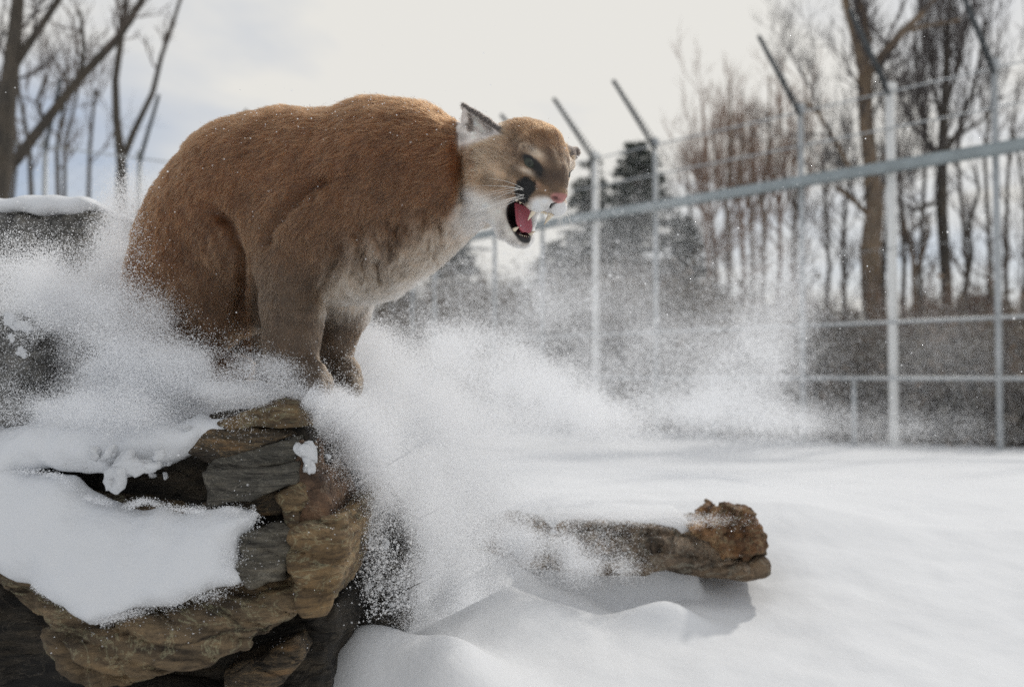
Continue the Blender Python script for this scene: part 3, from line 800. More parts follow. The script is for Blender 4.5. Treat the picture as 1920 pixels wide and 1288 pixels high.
# ---------------------------------------------------------------- evergreens
m_needle, nt, b = new_mat('needles')
c_ = ramp(nt, noise(nt, 9, 4), [(.3, (.035, .045, .035)), (.6, (.07, .085, .065)), (.8, (.11, .125, .10))])
nt.links.new(c_, b.inputs['Base Color']); b.inputs['Roughness'].default_value = .8
def evergreen(label, x, ytop, Y, wpx, seed, ybase=760, dens=1.0):
    rg = np.random.default_rng(seed)
    base = P(x, 705, Y); base[2] = -.1
    top = P(x, ytop, Y)
    Hh = top[2] - base[2]
    root = empty('evergreen_tree', tuple(base)); tag(root, label, 'tree', 'evergreens beyond the fence')
    link('trunk', mesh_np('trunk', *tubes([(base, base + [0, 0, Hh * .5], Hh * .022, Hh * .014), (base + [0, 0, Hh * .5], top, Hh * .014, .01)], 8), m_bark_dark), root)
    segs, tv, tf = [], [], []
    nb = int(190 * dens)
    quads = []
    for k in range(nb):
        t = rg.uniform(.04, .98) ** .8
        z = base[2] + Hh * t
        L = PX(wpx, Y) * (1 - t) ** .8 * rg.uniform(.65, 1.15) + .12
        an = rg.uniform(0, 2 * np.pi)
        d = np.array([np.cos(an), np.sin(an), rg.uniform(-.1, .35)])
        p0 = np.array([base[0], base[1], z])
        pts = [p0 + d * L * s + np.array([0, 0, -.22 * L * s * s + .10 * L * s ** 4]) for s in np.linspace(0, 1, 5)]
        for a, c in zip(pts, pts[1:]): segs.append((a, c, .014, .008))
        m = int(26 + 46 * L)
        s = rg.uniform(.12, 1.02, m)
        pp = p0 + d * L * s[:, None] + np.stack([0 * s, 0 * s, -.22 * L * s * s + .10 * L * s ** 4], 1)
        side = np.cross(d, [0, 0, 1.0]); side /= np.linalg.norm(side)
        pp = pp + side * (rg.normal(size=m) * .16 * L * (1.15 - s))[:, None] + rg.normal(size=(m, 3)) * .03
        v1 = rg.normal(size=(m, 3)) * .5 + d; v1 /= np.linalg.norm(v1, axis=1)[:, None]
        v2 = np.cross(v1, rg.normal(size=(m, 3))); v2 /= np.linalg.norm(v2, axis=1)[:, None]
        ll = rg.uniform(.06, .15, m)[:, None]; ww = rg.uniform(.018, .045, m)[:, None]
        quads.append(np.stack([pp - v2 * ww, pp + v1 * ll * .7 - v2 * ww * .3, pp + v1 * ll, pp + v2 * ww], 1))
    Q = np.concatenate(quads).reshape(-1, 3)
    vt, qt = tubes(segs, 3)
    crown = mesh_np('crown', Q, np.arange(len(Q)).reshape(-1, 4), m_needle, smooth=False)
    tag(link('crown', crown, root), kind='stuff')
    tag(link('boughs', mesh_np('boughs', vt, qt, m_bark_dark), root), kind='stuff')
evergreen('broad dark evergreen whose tip rises behind the second arm post', 1195, 262, 23.5, 210, 81, dens=1.5)
evergreen('dark evergreen with its tip behind the bright fence post', 1108, 300, 25, 150, 82, dens=1.1)
evergreen('lower evergreen seen under the cougar jaw', 1040, 452, 25.5, 130, 83, dens=.9)
evergreen('grey evergreen below the cougar throat', 850, 415, 25.5, 120, 84, dens=1.1)
evergreen('small evergreen beneath the cougar chest', 745, 520, 26.5, 120, 85, dens=.9)
evergreen('short evergreen beside the russet saplings', 1285, 400, 25, 120, 86, dens=.8)
evergreen('small dark evergreen at the end of the brushwood by the last fence post', 1925, 640, 18, 80, 87, dens=.7)

# ---------------------------------------------------------------- brushwood behind the fence
m_brush = plain('brush_stems', (.22, .19, .165), .85, var=.35, scale=3)
m_brush_leaf, nt, b = new_mat('brush_leaves')
c_ = ramp(nt, noise(nt, 1.6, 4), [(.3, (.12, .115, .10)), (.5, (.19, .165, .13)), (.7, (.26, .18, .125))])
nt.links.new(c_, b.inputs['Base Color']); b.inputs['Roughness'].default_value = .85
tr_ = nt.nodes.new('ShaderNodeBsdfTranslucent'); nt.links.new(c_, tr_.inputs['Color'])
mx_ = nt.nodes.new('ShaderNodeMixShader'); mx_.inputs[0].default_value = .45
nt.links.new(b.outputs[0], mx_.inputs[1]); nt.links.new(tr_.outputs[0], mx_.inputs[2]); nt.links.new(mx_.outputs[0], nt.nodes['Material Output'].inputs['Surface'])
for k, (x, top, Yt) in enumerate([(1500, 330, 24), (1545, 250, 26), (1585, 300, 23), (1690, 120, 27), (1725, 60, 25), (1805, 90, 24), (1850, 60, 27), (1890, 150, 23), (1915, 240, 21), (1660, 330, 22), (1260, 380, 27), (1300, 330, 28)]):
    rg = np.random.default_rng(200 + k)
    bare_tree('bare_tree', ['thin grey sapling beside the leaning russet one', 'wispy grey sapling behind the slanting twig of the tall brown tree', 'small grey sapling just before the tall brown tree', 'hazy tall sapling behind the second pale post', 'faint tall sapling next to the second pale post',
              'faint sapling behind the dark broom tree', 'tall faint sapling beyond the house chimney', 'thin sapling by the last thin fence post', 'short sapling at the evergreen by the last post', 'low grey sapling close behind the second pale post', 'grey sapling rising from the broad evergreen', 'grey sapling between evergreen and russet clump'][k],
              [[(x, 650, 5), (x + rg.uniform(-10, 10), 500, 4.2), (x + rg.uniform(-18, 18), (500 + top) / 2, 3.2), (x + rg.uniform(-25, 25), top, 1.6)]], Yt, 300 + k, m_bark_dark, m_twig, per=12, blen=1.1, level=2, up=.5, spread=.5, tmin=.15, group='hazy grey saplings beyond the fence')

for k, (x, top, w, Yt) in enumerate([(1560, 600, 30, 16.5), (1700, 590, 34, 15.6), (1745, 560, 30, 16.2), (1800, 600, 36, 15.0), (1850, 575, 34, 15.4), (1890, 610, 30, 14.4), (1440, 560, 36, 17.5), (1500, 590, 30, 17.0)]):
    rg = np.random.default_rng(400 + k)
    limbs = [[(x, 770, 4), (x + rg.uniform(-8, 8), 690, 3), (x + rg.uniform(-14, 14), top, 1.4)]]
    for q in range(5):
        xx = x + rg.uniform(-w, w)
        limbs.append([(x + rg.uniform(-5, 5), 765, 3), ((x + xx) / 2, 695, 2.4), (xx, top + rg.uniform(0, 40), 1.2)])
    bare_tree('bare_shrub', ['low russet shrub right behind the thin post beside the tall brown tree', 'russet shrub just past the second pale post', 'taller russet shrub under the dark broom tree', 'tan shrub in front of the house chimney', 'bushy russet shrub beneath the chimney',
              'small tan shrub by the last thin fence post', 'loose tan shrub where the powder veil rises', 'small tan shrub between the veil and the tall brown tree'][k], limbs, Yt, 420 + k, m_twig_tan, m_twig_tan if k % 2 else m_twig, per=9, blen=.55, level=2, up=.35, spread=.6, tmin=.1, group='bare shrubs along the fence')

def brushwood():
    rg = np.random.default_rng(91)
    segs = []
    N = 4500
    x = rg.uniform(640, 2440, N)
    # behind the fence line everywhere: farther out towards the left
    Yf = 30563 / (x + 676)
    Y = Yf + rg.uniform(1.0, 6.0, N)
    htop = np.interp(x, [640, 900, 1100, 1300, 1440, 1540, 1700, 1800, 1900, 2440], [570, 545, 530, 540, 600, 622, 620, 600, 625, 630])
    quads = []
    for i in range(N):
        b0 = P(x[i], 705, Y[i]); b0[2] = -.05
        zt = P(x[i], htop[i] + rg.normal() * 22 + 12 + 34 * np.sin(x[i] * .031) * np.sin(x[i] * .0117 + 1) - 60 * (rg.random() < .06), Y[i])[2]
        zt = max(zt, .5)
        a = b0; d = np.array([rg.normal() * .25, rg.normal() * .25, 1.0])
        k = 4; hstep = zt / k
        for j in range(k):
            d2 = d + rg.normal(size=3) * .2
            c = a + d2 / abs(d2[2]) * hstep
            segs.append((a, c, .016 * (1 - j / k) + .004, .016 * (1 - (j + 1) / k) + .003))
            if j > 0:
                e = c + rg.normal(size=3) * np.array([.35, .35, .3]) * .9
                segs.append((c, e, .006, .003))
            a = c
        m = 22
        t = rg.uniform(.0, 1.0, m)
        pp = b0 + np.stack([rg.normal(size=m) * .30, rg.normal(size=m) * .30, t * zt], 1)
        v1 = rg.normal(size=(m, 3)); v1 /= np.linalg.norm(v1, axis=1)[:, None]
        v2 = np.cross(v1, rg.normal(size=(m, 3))); v2 /= np.linalg.norm(v2, axis=1)[:, None]
        s = rg.uniform(.035, .085, m)[:, None]
        quads.append(np.stack([pp - v2 * s * .5, pp + v1 * s, pp + v2 * s * .5, pp - v1 * s], 1))
    Q = np.concatenate(quads).reshape(-1, 3)
    v, q = tubes(segs, 3)
    me = mesh_np('brushwood', np.concatenate([v, Q]), np.concatenate([q, np.arange(len(Q)).reshape(-1, 4) + len(v)]), m_brush, smooth=False)
    me.materials.append(m_brush_leaf)
    mi = np.zeros(len(me.polygons), np.int32); mi[len(q):] = 1
    me.polygons.foreach_set('material_index', mi)
    return tag(link('brushwood', me), 'tangle of dark brown brushwood behind the fence', kind='stuff')
brushwood()

# ---------------------------------------------------------------- the low house beyond
m_wall = plain('house_boards', (.050, .040, .033), .85, var=.2, scale=6)
m_roof = plain('roof_dark', (.070, .056, .046), .8, var=.25, scale=9)
m_chim = plain('chimney_brick', (.055, .034, .028), .9, var=.3, scale=20)
m_glass = plain('dark_glass', (.02, .022, .025), .1)
def box(name, lo, hi, mat, parent):
    lo, hi = np.array(lo), np.array(hi)
    v = np.array([[lo[0], lo[1], lo[2]], [hi[0], lo[1], lo[2]], [hi[0], hi[1], lo[2]], [lo[0], hi[1], lo[2]], [lo[0], lo[1], hi[2]], [hi[0], lo[1], hi[2]], [hi[0], hi[1], hi[2]], [lo[0], hi[1], hi[2]]])
    f = [[0, 3, 2, 1], [4, 5, 6, 7], [0, 1, 5, 4], [1, 2, 6, 5], [2, 3, 7, 6], [3, 0, 4, 7]]
    return link(name, mesh_np(name, v, f, mat, smooth=False), parent)
YH = 27.0
hx0, hx1 = P(1505, 600, YH)[0], P(1905, 600, YH)[0]
zr = P(1700, 606, YH + 2.5)[2]
house = empty('house', ((hx0 + hx1) / 2, YH, 0)); tag(house, 'low dark wooden house with a square chimney behind the brushwood', 'house')
box('wall', (hx0 + .3, YH, -.1), (hx1 - .3, YH + 5, zr - .75), m_wall, house)
rv = np.array([[hx0, YH - .5, zr - .85], [hx1, YH - .5, zr - .85], [hx1, YH + 2.5, zr], [hx0, YH + 2.5, zr], [hx0, YH + 5.5, zr - .85], [hx1, YH + 5.5, zr - .85]])
rv2 = rv - [0, 0, .14]
roof = link('roof', mesh_np('roof', np.concatenate([rv, rv2]), [[0, 1, 2, 3], [3, 2, 5, 4], [7, 6, 9, 8], [8, 9, 10, 11], [1, 0, 6, 7], [4, 5, 11, 10], [0, 3, 9, 6], [3, 4, 10, 9], [2, 1, 7, 8], [5, 2, 8, 11]], m_roof, smooth=False), house)
cx0, cx1 = P(1806, 600, YH + 2.2)[0], P(1860, 600, YH + 2.2)[0]
box('chimney', (cx0, YH + 1.9, zr - .4), (cx1, YH + 2.7, P(1830, 556, YH + 2.2)[2]), m_chim, roof)
for k in range(3):
    wx = hx0 + 1.0 + k * 1.7
    wdw = box('window', (wx, YH - .05, .75), (wx + .8, YH + .02, zr - 1.1), m_wall, house)
    box('pane', (wx + .06, YH - .07, .81), (wx + .74, YH - .045, zr - 1.16), m_glass, wdw)

# ================================================================== FENCES
m_galv, nt, b = new_mat('galvanised_steel')
c_ = ramp(nt, noise(nt, 18, 3), [(.3, (.36, .38, .39)), (.7, (.50, .52, .53))])
nt.links.new(c_, b.inputs['Base Color']); b.inputs['Metallic'].default_value = .25; b.inputs['Roughness'].default_value = .45
m_post_white = plain('post_pale', (.78, .78, .76), .45, var=.06)
m_beam = plain('beam_grey_green', (.30, .34, .35), .5, .2, var=.15, scale=4)
m_arm = plain('arm_dark', (.055, .062, .066), .55, .3, var=.2)
m_wire = plain('fence_wire', (.30, .31, .32), .5, .4)

def tube_obj(name, pts, r, mat, parent, sides=10, r2=None):
    segs = []
    for i, (a, c) in enumerate(zip(pts, pts[1:])): segs.append((np.array(a), np.array(c), r, r2 or r))
    v, q = tubes(segs, sides)
    # caps
    me = mesh_np(name, v, q, mat)
    bm = bmesh.new(); bm.from_mesh(me); bmesh.ops.remove_doubles(bm, verts=bm.verts, dist=1e-4)
    bmesh.ops.holes_fill(bm, edges=[e for e in bm.edges if e.is_boundary], sides=0)
    bm.to_mesh(me); bm.free()
    return link(name, me, parent)

def arm_obj(parent, top, inward):
    tip = top + np.array([inward[0], inward[1], .82])
    a = tube_obj('arm', [top + [0, 0, -.12], tip], .030, m_arm, parent, 8)
    # insulators along the arm
    segs = []
    n = 16
    for k in range(n):
        p = top + (tip - top) * (.08 + .9 * k / n)
        o = np.array([0, 0, .052]) - .3 * .052 * np.array([inward[0], inward[1], 0])
        segs.append((p, p + o, .018, .011))
    v, q = tubes(segs, 5)
    tag(link('insulators', mesh_np('insulators', v, q, m_arm), a), kind='stuff')
    return a

def fence(name, label, start, step, idx, inward, heights, skip_tall, main, shorts, zt=4.72, beam_z=3.66, arms=True):
    root = empty(name, (start[0], start[1], 0)); tag(root, label, 'fence')
    pt = lambda i: np.array([start[0] + step[0] * i, start[1] + step[1] * i, 0.0])
    for i in idx:
        if i in skip_tall: continue
        b = pt(i)
        mainp = i in main
        tube_obj('post', [b + [0, 0, -.15], b + [0, 0, zt]], .062 if mainp else .040, m_post_white if mainp else m_galv, root)
        if arms:
            arm_obj(root, b + [0, 0, zt], inward)
            tube_obj('post_cap', [b + [0, 0, zt - .06], b + [0, 0, zt + .07]], .085 if mainp else .06, m_post_white if mainp else m_galv, root)
    for i in shorts:
        b = pt(i)
        tube_obj('short_post', [b + [0, 0, -.15], b + [0, 0, .92]], .032, m_galv, root)
    e0, e1 = pt(idx[0] - .9), pt(idx[-1])
    n2 = np.array([inward[0], inward[1], 0]) * .07
    for z, r, m in heights:
        tube_obj('rail' if r > .012 else 'wire', [e0 + n2 + [0, 0, z], e1 + n2 + [0, 0, z]], r, m, root, 8)
    if beam_z:
        u = (e1 - e0) / np.linalg.norm(e1 - e0)
        nn = np.array([-u[1], u[0], 0]) * .055
        off = np.array([inward[0], inward[1], 0]) * .13
        v = []
        for e in (e0, e1):
            for sx, sz in ((-1, -1), (1, -1), (1, 1), (-1, 1)):
                v.append(e + off + nn * sx + np.array([0, 0, beam_z + .072 * sz]))
        link('beam', mesh_np('beam', v, [[0, 1, 5, 4], [1, 2, 6, 5], [2, 3, 7, 6], [3, 0, 4, 7], [3, 2, 1, 0], [4, 5, 6, 7]], m_beam, smooth=False), root)
    # chain-link: a lattice of very thin wires
    L = np.linalg.norm(e1 - e0); u = (e1 - e0) / L
    segs = []
    for s in np.arange(-4.7, L, .22):
        for sg in (1, -1):
            s0, s1, z0, z1 = s, s + 4.7, (0.0 if sg > 0 else 4.7), (4.7 if sg > 0 else 0.0)
            if s0 < 0: z0 += (z1 - z0) * (-s0 / 4.7); s0 = 0
            if s1 > L: z1 = z0 + (z1 - z0) * ((L - s0) / (s1 - s0)); s1 = L
            if s1 - s0 < .05: continue
            segs.append((e0 + u * s0 + [0, 0, z0], e0 + u * s1 + [0, 0, z1], .0011, .0011))
    v, q = tubes(segs, 3)
    tag(link('wire_mesh', mesh_np('wire_mesh', v, q, m_wire), root), kind='stuff')
    return root
RAILS = [(.91, .024, m_galv), (1.64, .022, m_galv), (4.18, .012, m_galv), (4.66, .012, m_galv), (2.6, .005, m_wire)]
fence('enclosure_fence', 'tall steel fence with pale posts, thick rail and inward leaning arms beside the snowfield', (4.98, 13.0), (-.885, 1.01), list(range(-2, 9)), (-.75, -.66), RAILS, {2, 7}, {0, 4}, [.42, 2.15])
fence('enclosure_fence', 'far steel fence with thin posts behind the cougar and the grey boulder', (-1.6, 20.6), (-1.2, -.9), list(range(0, 9)), (.60, -.80), [(.91, .02, m_galv), (1.64, .02, m_galv), (4.66, .014, m_galv), (3.66, .03, m_galv)], set(), set(), [], beam_z=None)
# ================================================================== THE COUGAR
def Yb(x):
    return 2.25 - 0.0006 * (x - 550)          # the body stands turned a little towards the camera: head nearer than rump

BLAT = np.array([-0.45, -0.89, 0.0])           # sideways axis of the body

def B(x, y, dd=0.0):
    return P(x, y, Yb(x) + dd)

def BR(x, r, dd=0.0):
    return PX(r, Yb(x) + dd)

# head frame: F forward, L towards the near side, U up, origin midway between the eyes
HEYE = P(1027, 316, 2.0)
_ray = (HEYE - CAM) / np.linalg.norm(HEYE - CAM)
_hx = np.cross(_ray, [0, 0, 1.0]); _hx /= np.linalg.norm(_hx)
_hy = np.cross(_hx, _ray)
_hz = -_ray
def _frame(psi, theta, rho):
    h = np.array([math.sin(psi), 0, math.cos(psi)])
    F = np.cos(theta) * h - np.sin(theta) * np.array([0, 1, 0])
    U = np.sin(theta) * h + np.cos(theta) * np.array([0, 1, 0])
    L = np.array([-math.cos(psi), 0, math.sin(psi)])
    L, U = L * math.cos(rho) + U * math.sin(rho), U * math.cos(rho) - L * math.sin(rho)
    M = np.stack([F, L, U])
    return M @ np.stack([_hx, _hy, _hz])
HM = _frame(math.radians(40), math.radians(19), math.radians(14))

def H(F, L, U):
    return HEYE + np.array([F, L, U]) @ HM

def to_head(p):
    return (p - HEYE) @ HM.T

MOUTH = ((-.036, 0, -.104), (.035, 0, -.117), .027, .034)

def build_cougar_field():
    hh = 0.0042
    lo = np.array([-1.15, 1.62, 0.70]); hi = np.array([0.22, 2.85, 1.58])
    fd = Field(lo, hi, hh)
    def tor(x1, y1, r1, x2, y2, r2, d1=0, d2=0, k=0.05, sq=0.84):
        fd.cone(B(x1, y1, d1), B(x2, y2, d2), BR(x1, r1, d1), BR(x2, r2, d2), k, squash=(BLAT, sq))
    # torso, rump to neck
    tor(345, 455, 96, 395, 400, 106)
    tor(395, 400, 106, 450, 350, 118)
    tor(450, 350, 118, 525, 336, 120)
    tor(525, 336, 120, 610, 342, 124)
    tor(610, 342, 124, 705, 318, 118)
    tor(705, 318, 118, 770, 312, 108, k=0.04)
    tor(770, 325, 112, 840, 330, 84, k=0.05, sq=0.9)
    tor(840, 332, 82, 905, 328, 66, k=0.05, sq=0.95)
    tor(470, 450, 120, 600, 430, 124)
    tor(600, 440, 120, 690, 440, 116)
    tor(440, 540, 92, 540, 520, 92, d1=.06, d2=.06)
    tor(690, 440, 116, 770, 390, 110)
    tor(770, 385, 108, 840, 357, 86)
    # withers
    fd.cone(B(690, 268), B(755, 265), BR(690, 78), BR(755, 66), 0.03, squash=(BLAT, 0.7))
    # near shoulder and foreleg
    def limb(pts, dd, k=0.03, sq=None):
        for (x1, y1, r1, e1), (x2, y2, r2, e2) in zip(pts, pts[1:]):
            fd.cone(P(x1, y1, 2.25 + dd + e1), P(x2, y2, 2.25 + dd + e2), PX(r1, 2.25 + dd), PX(r2, 2.25 + dd), k, squash=sq)
    limb([(690, 290, 66, -.07), (655, 370, 78, -.045), (590, 425, 74, -.015)], -0.09, 0.04, (BLAT, 0.75))
    limb([(590, 425, 70, -.015), (548, 458, 58, .0)], -0.09, 0.04)
    limb([(548, 455, 58, 0), (547, 520, 55, 0), (548, 580, 50, 0), (546, 640, 45, 0), (546, 682, 43, -.005)], -0.09, 0.03)
    limb([(546, 685, 40, 0), (575, 706, 37, -.035)], -0.09, 0.02)
    for k_, (tx, ty, e) in enumerate([(592, 722, -.075), (602, 722, -.05), (606, 719, -.02), (603, 714, .005)]):
        limb([(572, 702, 22, -.03), (tx, ty, 17, e), (tx + 5, ty + 9, 13, e - .008)], -0.09, 0.01)
    # far foreleg
    limb([(690, 430, 64, -.02), (655, 520, 52, 0), (640, 580, 46, 0), (629, 630, 33, 0), (624, 672, 31, 0)], 0.10, 0.035)
    limb([(624, 676, 30, 0), (645, 700, 31, -.03)], 0.10, 0.02)
    for (tx, ty, e) in [(656, 722, -.07), (662, 720, -.045), (664, 716, -.015), (660, 712, .01)]:
        limb([(642, 700, 20, -.03), (tx, ty, 15, e), (tx + 3, ty + 10, 12, e - .008)], 0.10, 0.01)
    # near hind leg, folded
    for dd, xo in ((-0.04, 0), (0.24, 70)):
        y0 = 2.37 + dd - 2.25
        limb([(350 + xo, 425, 92, .03), (342 + xo, 500, 100, 0), (372 + xo, 560, 78, -.03)], y0, 0.035, (BLAT, 0.62))
        limb([(378 + xo, 570, 66, -.03), (400 + xo, 605, 46, -.03)], y0, 0.03)
        limb([(400 + xo, 610, 42, -.03), (330 + xo, 650, 36, -.01), (300 + xo, 668, 30, 0)], y0, 0.03)
        limb([(300 + xo, 672, 28, 0), (400 + xo, 690, 30, -.02), (450 + xo, 694, 26, -.03)], y0, 0.025)
    limb([(300, 540, 70, .14), (330, 600, 70, .1)], 0, 0.05)
    # tail, lying back on the snow behind the hind legs
    limb([(262, 560, 24, .2), (240, 610, 22, .3), (270, 640, 21, .42), (350, 650, 20, .48), (430, 655, 19, .47)], 0, 0.02)
    # ---------------------------------------------------------------- head
    def he(c, r, k=0.02, op='add'):
        fd.ell(H(*c), r, HM.T, k, op)
    def hc(a, b, ra, rb, k=0.015, op='add'):
        fd.cone(H(*a), H(*b), ra, rb, k, op)
    he((-.078, 0, .000), (.082, .070, .074), 0.03)
    he((-.095, 0, -.035), (.075, .080, .075), 0.03)
    hc((-.04, 0, .026), (.018, 0, -.002), .050, .030, 0.02)             # forehead -> bridge
    he((.026, 0, -.020), (.030, .030, .022), 0.015)
    hc((.020, 0, -.006), (.052, 0, -.034), .025, .021, 0.014)            # bridge -> nose
    for s in (1, -1):
        he((-.034, s * .056, -.020), (.038, .026, .030), 0.02)          # cheek bone
        he((-.072, s * .066, -.050), (.044, .036, .048), 0.02)          # cheek ruff
        he((-.100, s * .070, -.055), (.044, .042, .055), 0.025)
        he((.000, s * .034, -.052), (.034, .022, .026), 0.012)
        # lower jaw: two branches meeting at the chin
        hc((-.078, s * .046, -.078), (-.046, s * .042, -.124), .030, .019, 0.02)
        hc((-.046, s * .042, -.124), (-.014, s * .029, -.150), .017, .014, 0.012)
        hc((-.014, s * .029, -.150), (.004, s * .010, -.154), .013, .012, 0.012)
    hc((.004, .010, -.154), (.004, -.010, -.154), .012, .012, 0.012)     # chin
    he((-.050, 0, -.120), (.034, .036, .020), 0.015)                     # throat floor
    hc((-.012, 0, -.152), (-.06, 0, -.13), .014, .024, 0.015)
    hc((-.10, 0, -.085), (-.16, 0, -.10), .062, .08, 0.03)               # throat
    hc(MOUTH[0], MOUTH[1], MOUTH[2], MOUTH[3], 0.005, 'sub')             # mouth hollow
    for s in (1, -1):
        he((.030, s * .024, -.061), (.033, .025, .025), 0.007)          # muzzle pad
        he((.006, s * .037, -.054), (.026, .017, .024), 0.008)
        hc((.018, s * .046, -.036), (-.012, s * .053, -.046), .006, .007, 0.007) # snarl wrinkle
        hc((.032, s * .020, -.018), (.020, s * .030, -.004), .008, .007, 0.008)
        he((.010, s * .049, .000), (.022, .021, .014), 0.004, 'sub')     # eye socket
        hc((.014, s * .026, -.001), (-.010, s * .066, .0185), .0115, .0100, 0.006)     # upper lid and brow
        hc((.004, s * .026, .020), (-.030, s * .050, .030), .013, .012, 0.024)
        hc((.014, s * .031, -.020), (-.008, s * .064, -.009), .0085, .0080, 0.006)     # lower lid
        hc((-.014, s * .067, .018), (-.012, s * .067, -.010), .007, .007, 0.008)
    he((.058, 0, -.037), (.012, .019, .012), 0.008)                      # nose leather
    for s in (1, -1):
        he((.067, s * .012, -.043), (.010, .0055, .0045), 0.002, 'sub')  # nostril
    hc((.064, 0, -.054), (.060, 0, -.085), .0030, .0035, 0.005, 'sub')   # split lip
    # ears: near one stands up with its hollow turned to the side, far one lies out to the side
    def ear(tip, low, front, back_off, r0):
        o = np.array(back_off)
        fd.tri(tip + o * .012, low + o * .016, front + o * .016, r0, 0.008)
        fd.cone(low, tip, r0 * 1.25, r0 * .8, 0.008)
        fd.cone(front, tip, r0 * 1.25, r0 * .8, 0.008)
    bo = np.array([.25, .95, .0])
    ear(P(869, 198, 2.05), P(880, 272, 2.035), P(936, 243, 2.02), bo * 1.25, .0058)
    fd.cone(P(888, 282, 2.05), P(925, 266, 2.045), .012, .012, 0.012)
    ear(P(1081, 283, 2.13), P(1066, 300, 2.10), P(1054, 280, 2.09), bo, .0062)
    fd.cone(P(1020, 300, 2.06), P(1064, 290, 2.105), .020, .012, 0.015)
    # ---------------------------------------------------------------- folds in the hide
    def fold(pts, r, dd, k=0.02):
        for a, b in zip(pts, pts[1:]):
            fd.cone(P(a[0], a[1], a[2] + dd), P(b[0], b[1], b[2] + dd), r, r, k, 'sub')
    return fd

fd = build_cougar_field()
CV, CQ = largest_piece(*fd.mesh())
CV = relax(CV, CQ, 2, 0.4)
CN = vnormals(CV, CQ)
# loose hide: soft folds pressed into the surface along lines seen on the animal (flank, elbow, thigh, throat)
def hide_folds(V, N):
    u, v = to_px(V)
    near = sstep(0.15, -0.05, N @ np.array([0, 1.0, 0]))
    d = np.zeros(len(V))
    def groove(pts, width, depth):
        best = np.full(len(V), 1e9)
        tt = np.zeros(len(V))
        for i, (a, b) in enumerate(zip(pts, pts[1:])):
            a, b = np.array(a, float), np.array(b, float)
            w = b - a; t = np.clip(((u - a[0]) * w[0] + (v - a[1]) * w[1]) / (w @ w), 0, 1)
            q = np.hypot(u - a[0] - t * w[0], v - a[1] - t * w[1])
            m = q < best; best[m] = q[m]; tt[m] = (i + t[m]) / (len(pts) - 1)
        taper = np.clip(np.minimum(tt, 1 - tt) * 6 + 0.25, 0, 1)
        d[:] -= depth * np.exp(-(best / width) ** 2) * taper
    groove([(385, 385), (425, 415), (447, 470), (452, 540), (446, 620)], 12, .026)
    groove([(365, 392), (400, 425), (420, 470), (425, 520)], 9, .007)
    groove([(350, 410), (385, 440), (398, 480)], 9, .004)
    groove([(494, 470), (503, 430), (530, 388), (572, 352), (622, 330)], 13, .026)
    groove([(520, 420), (555, 385), (600, 365)], 9, .009)
    groove([(600, 560), (612, 520), (632, 480), (640, 455)], 9, .018)
    groove([(618, 545), (640, 505), (655, 470)], 8, .006)
    groove([(862, 250), (866, 300), (864, 350), (868, 400)], 10, .020)
    groove([(650, 300), (640, 360), (620, 410)], 26, .006)
    groove([(330, 470), (345, 540), (350, 600)], 16, .006)
    r = np.random.default_rng(11)
    for k in range(26):                                   # short wrinkles down the throat and chest
        x = r.uniform(655, 865); y = 470 - (x - 655) * 0.42 + r.uniform(-45, 55)
        ln = r.uniform(22, 55)
        groove([(x, y), (x + r.uniform(-4, 10), y + ln * .5), (x + r.uniform(-2, 16), y + ln)], 4.5, r.uniform(.007, .014))
    return V + N * (d * near)[:, None]
CV = hide_folds(CV, CN)
CV = CV + CN * (0.004 * fbm(CV * 14, 3))[:, None] * (to_head(CV)[:, 0] < -0.13)[:, None]
CN = vnormals(CV, CQ)

def blob(q, c, r):
    return np.exp(-(((q - np.array(c)) / np.array(r)) ** 2).sum(1))

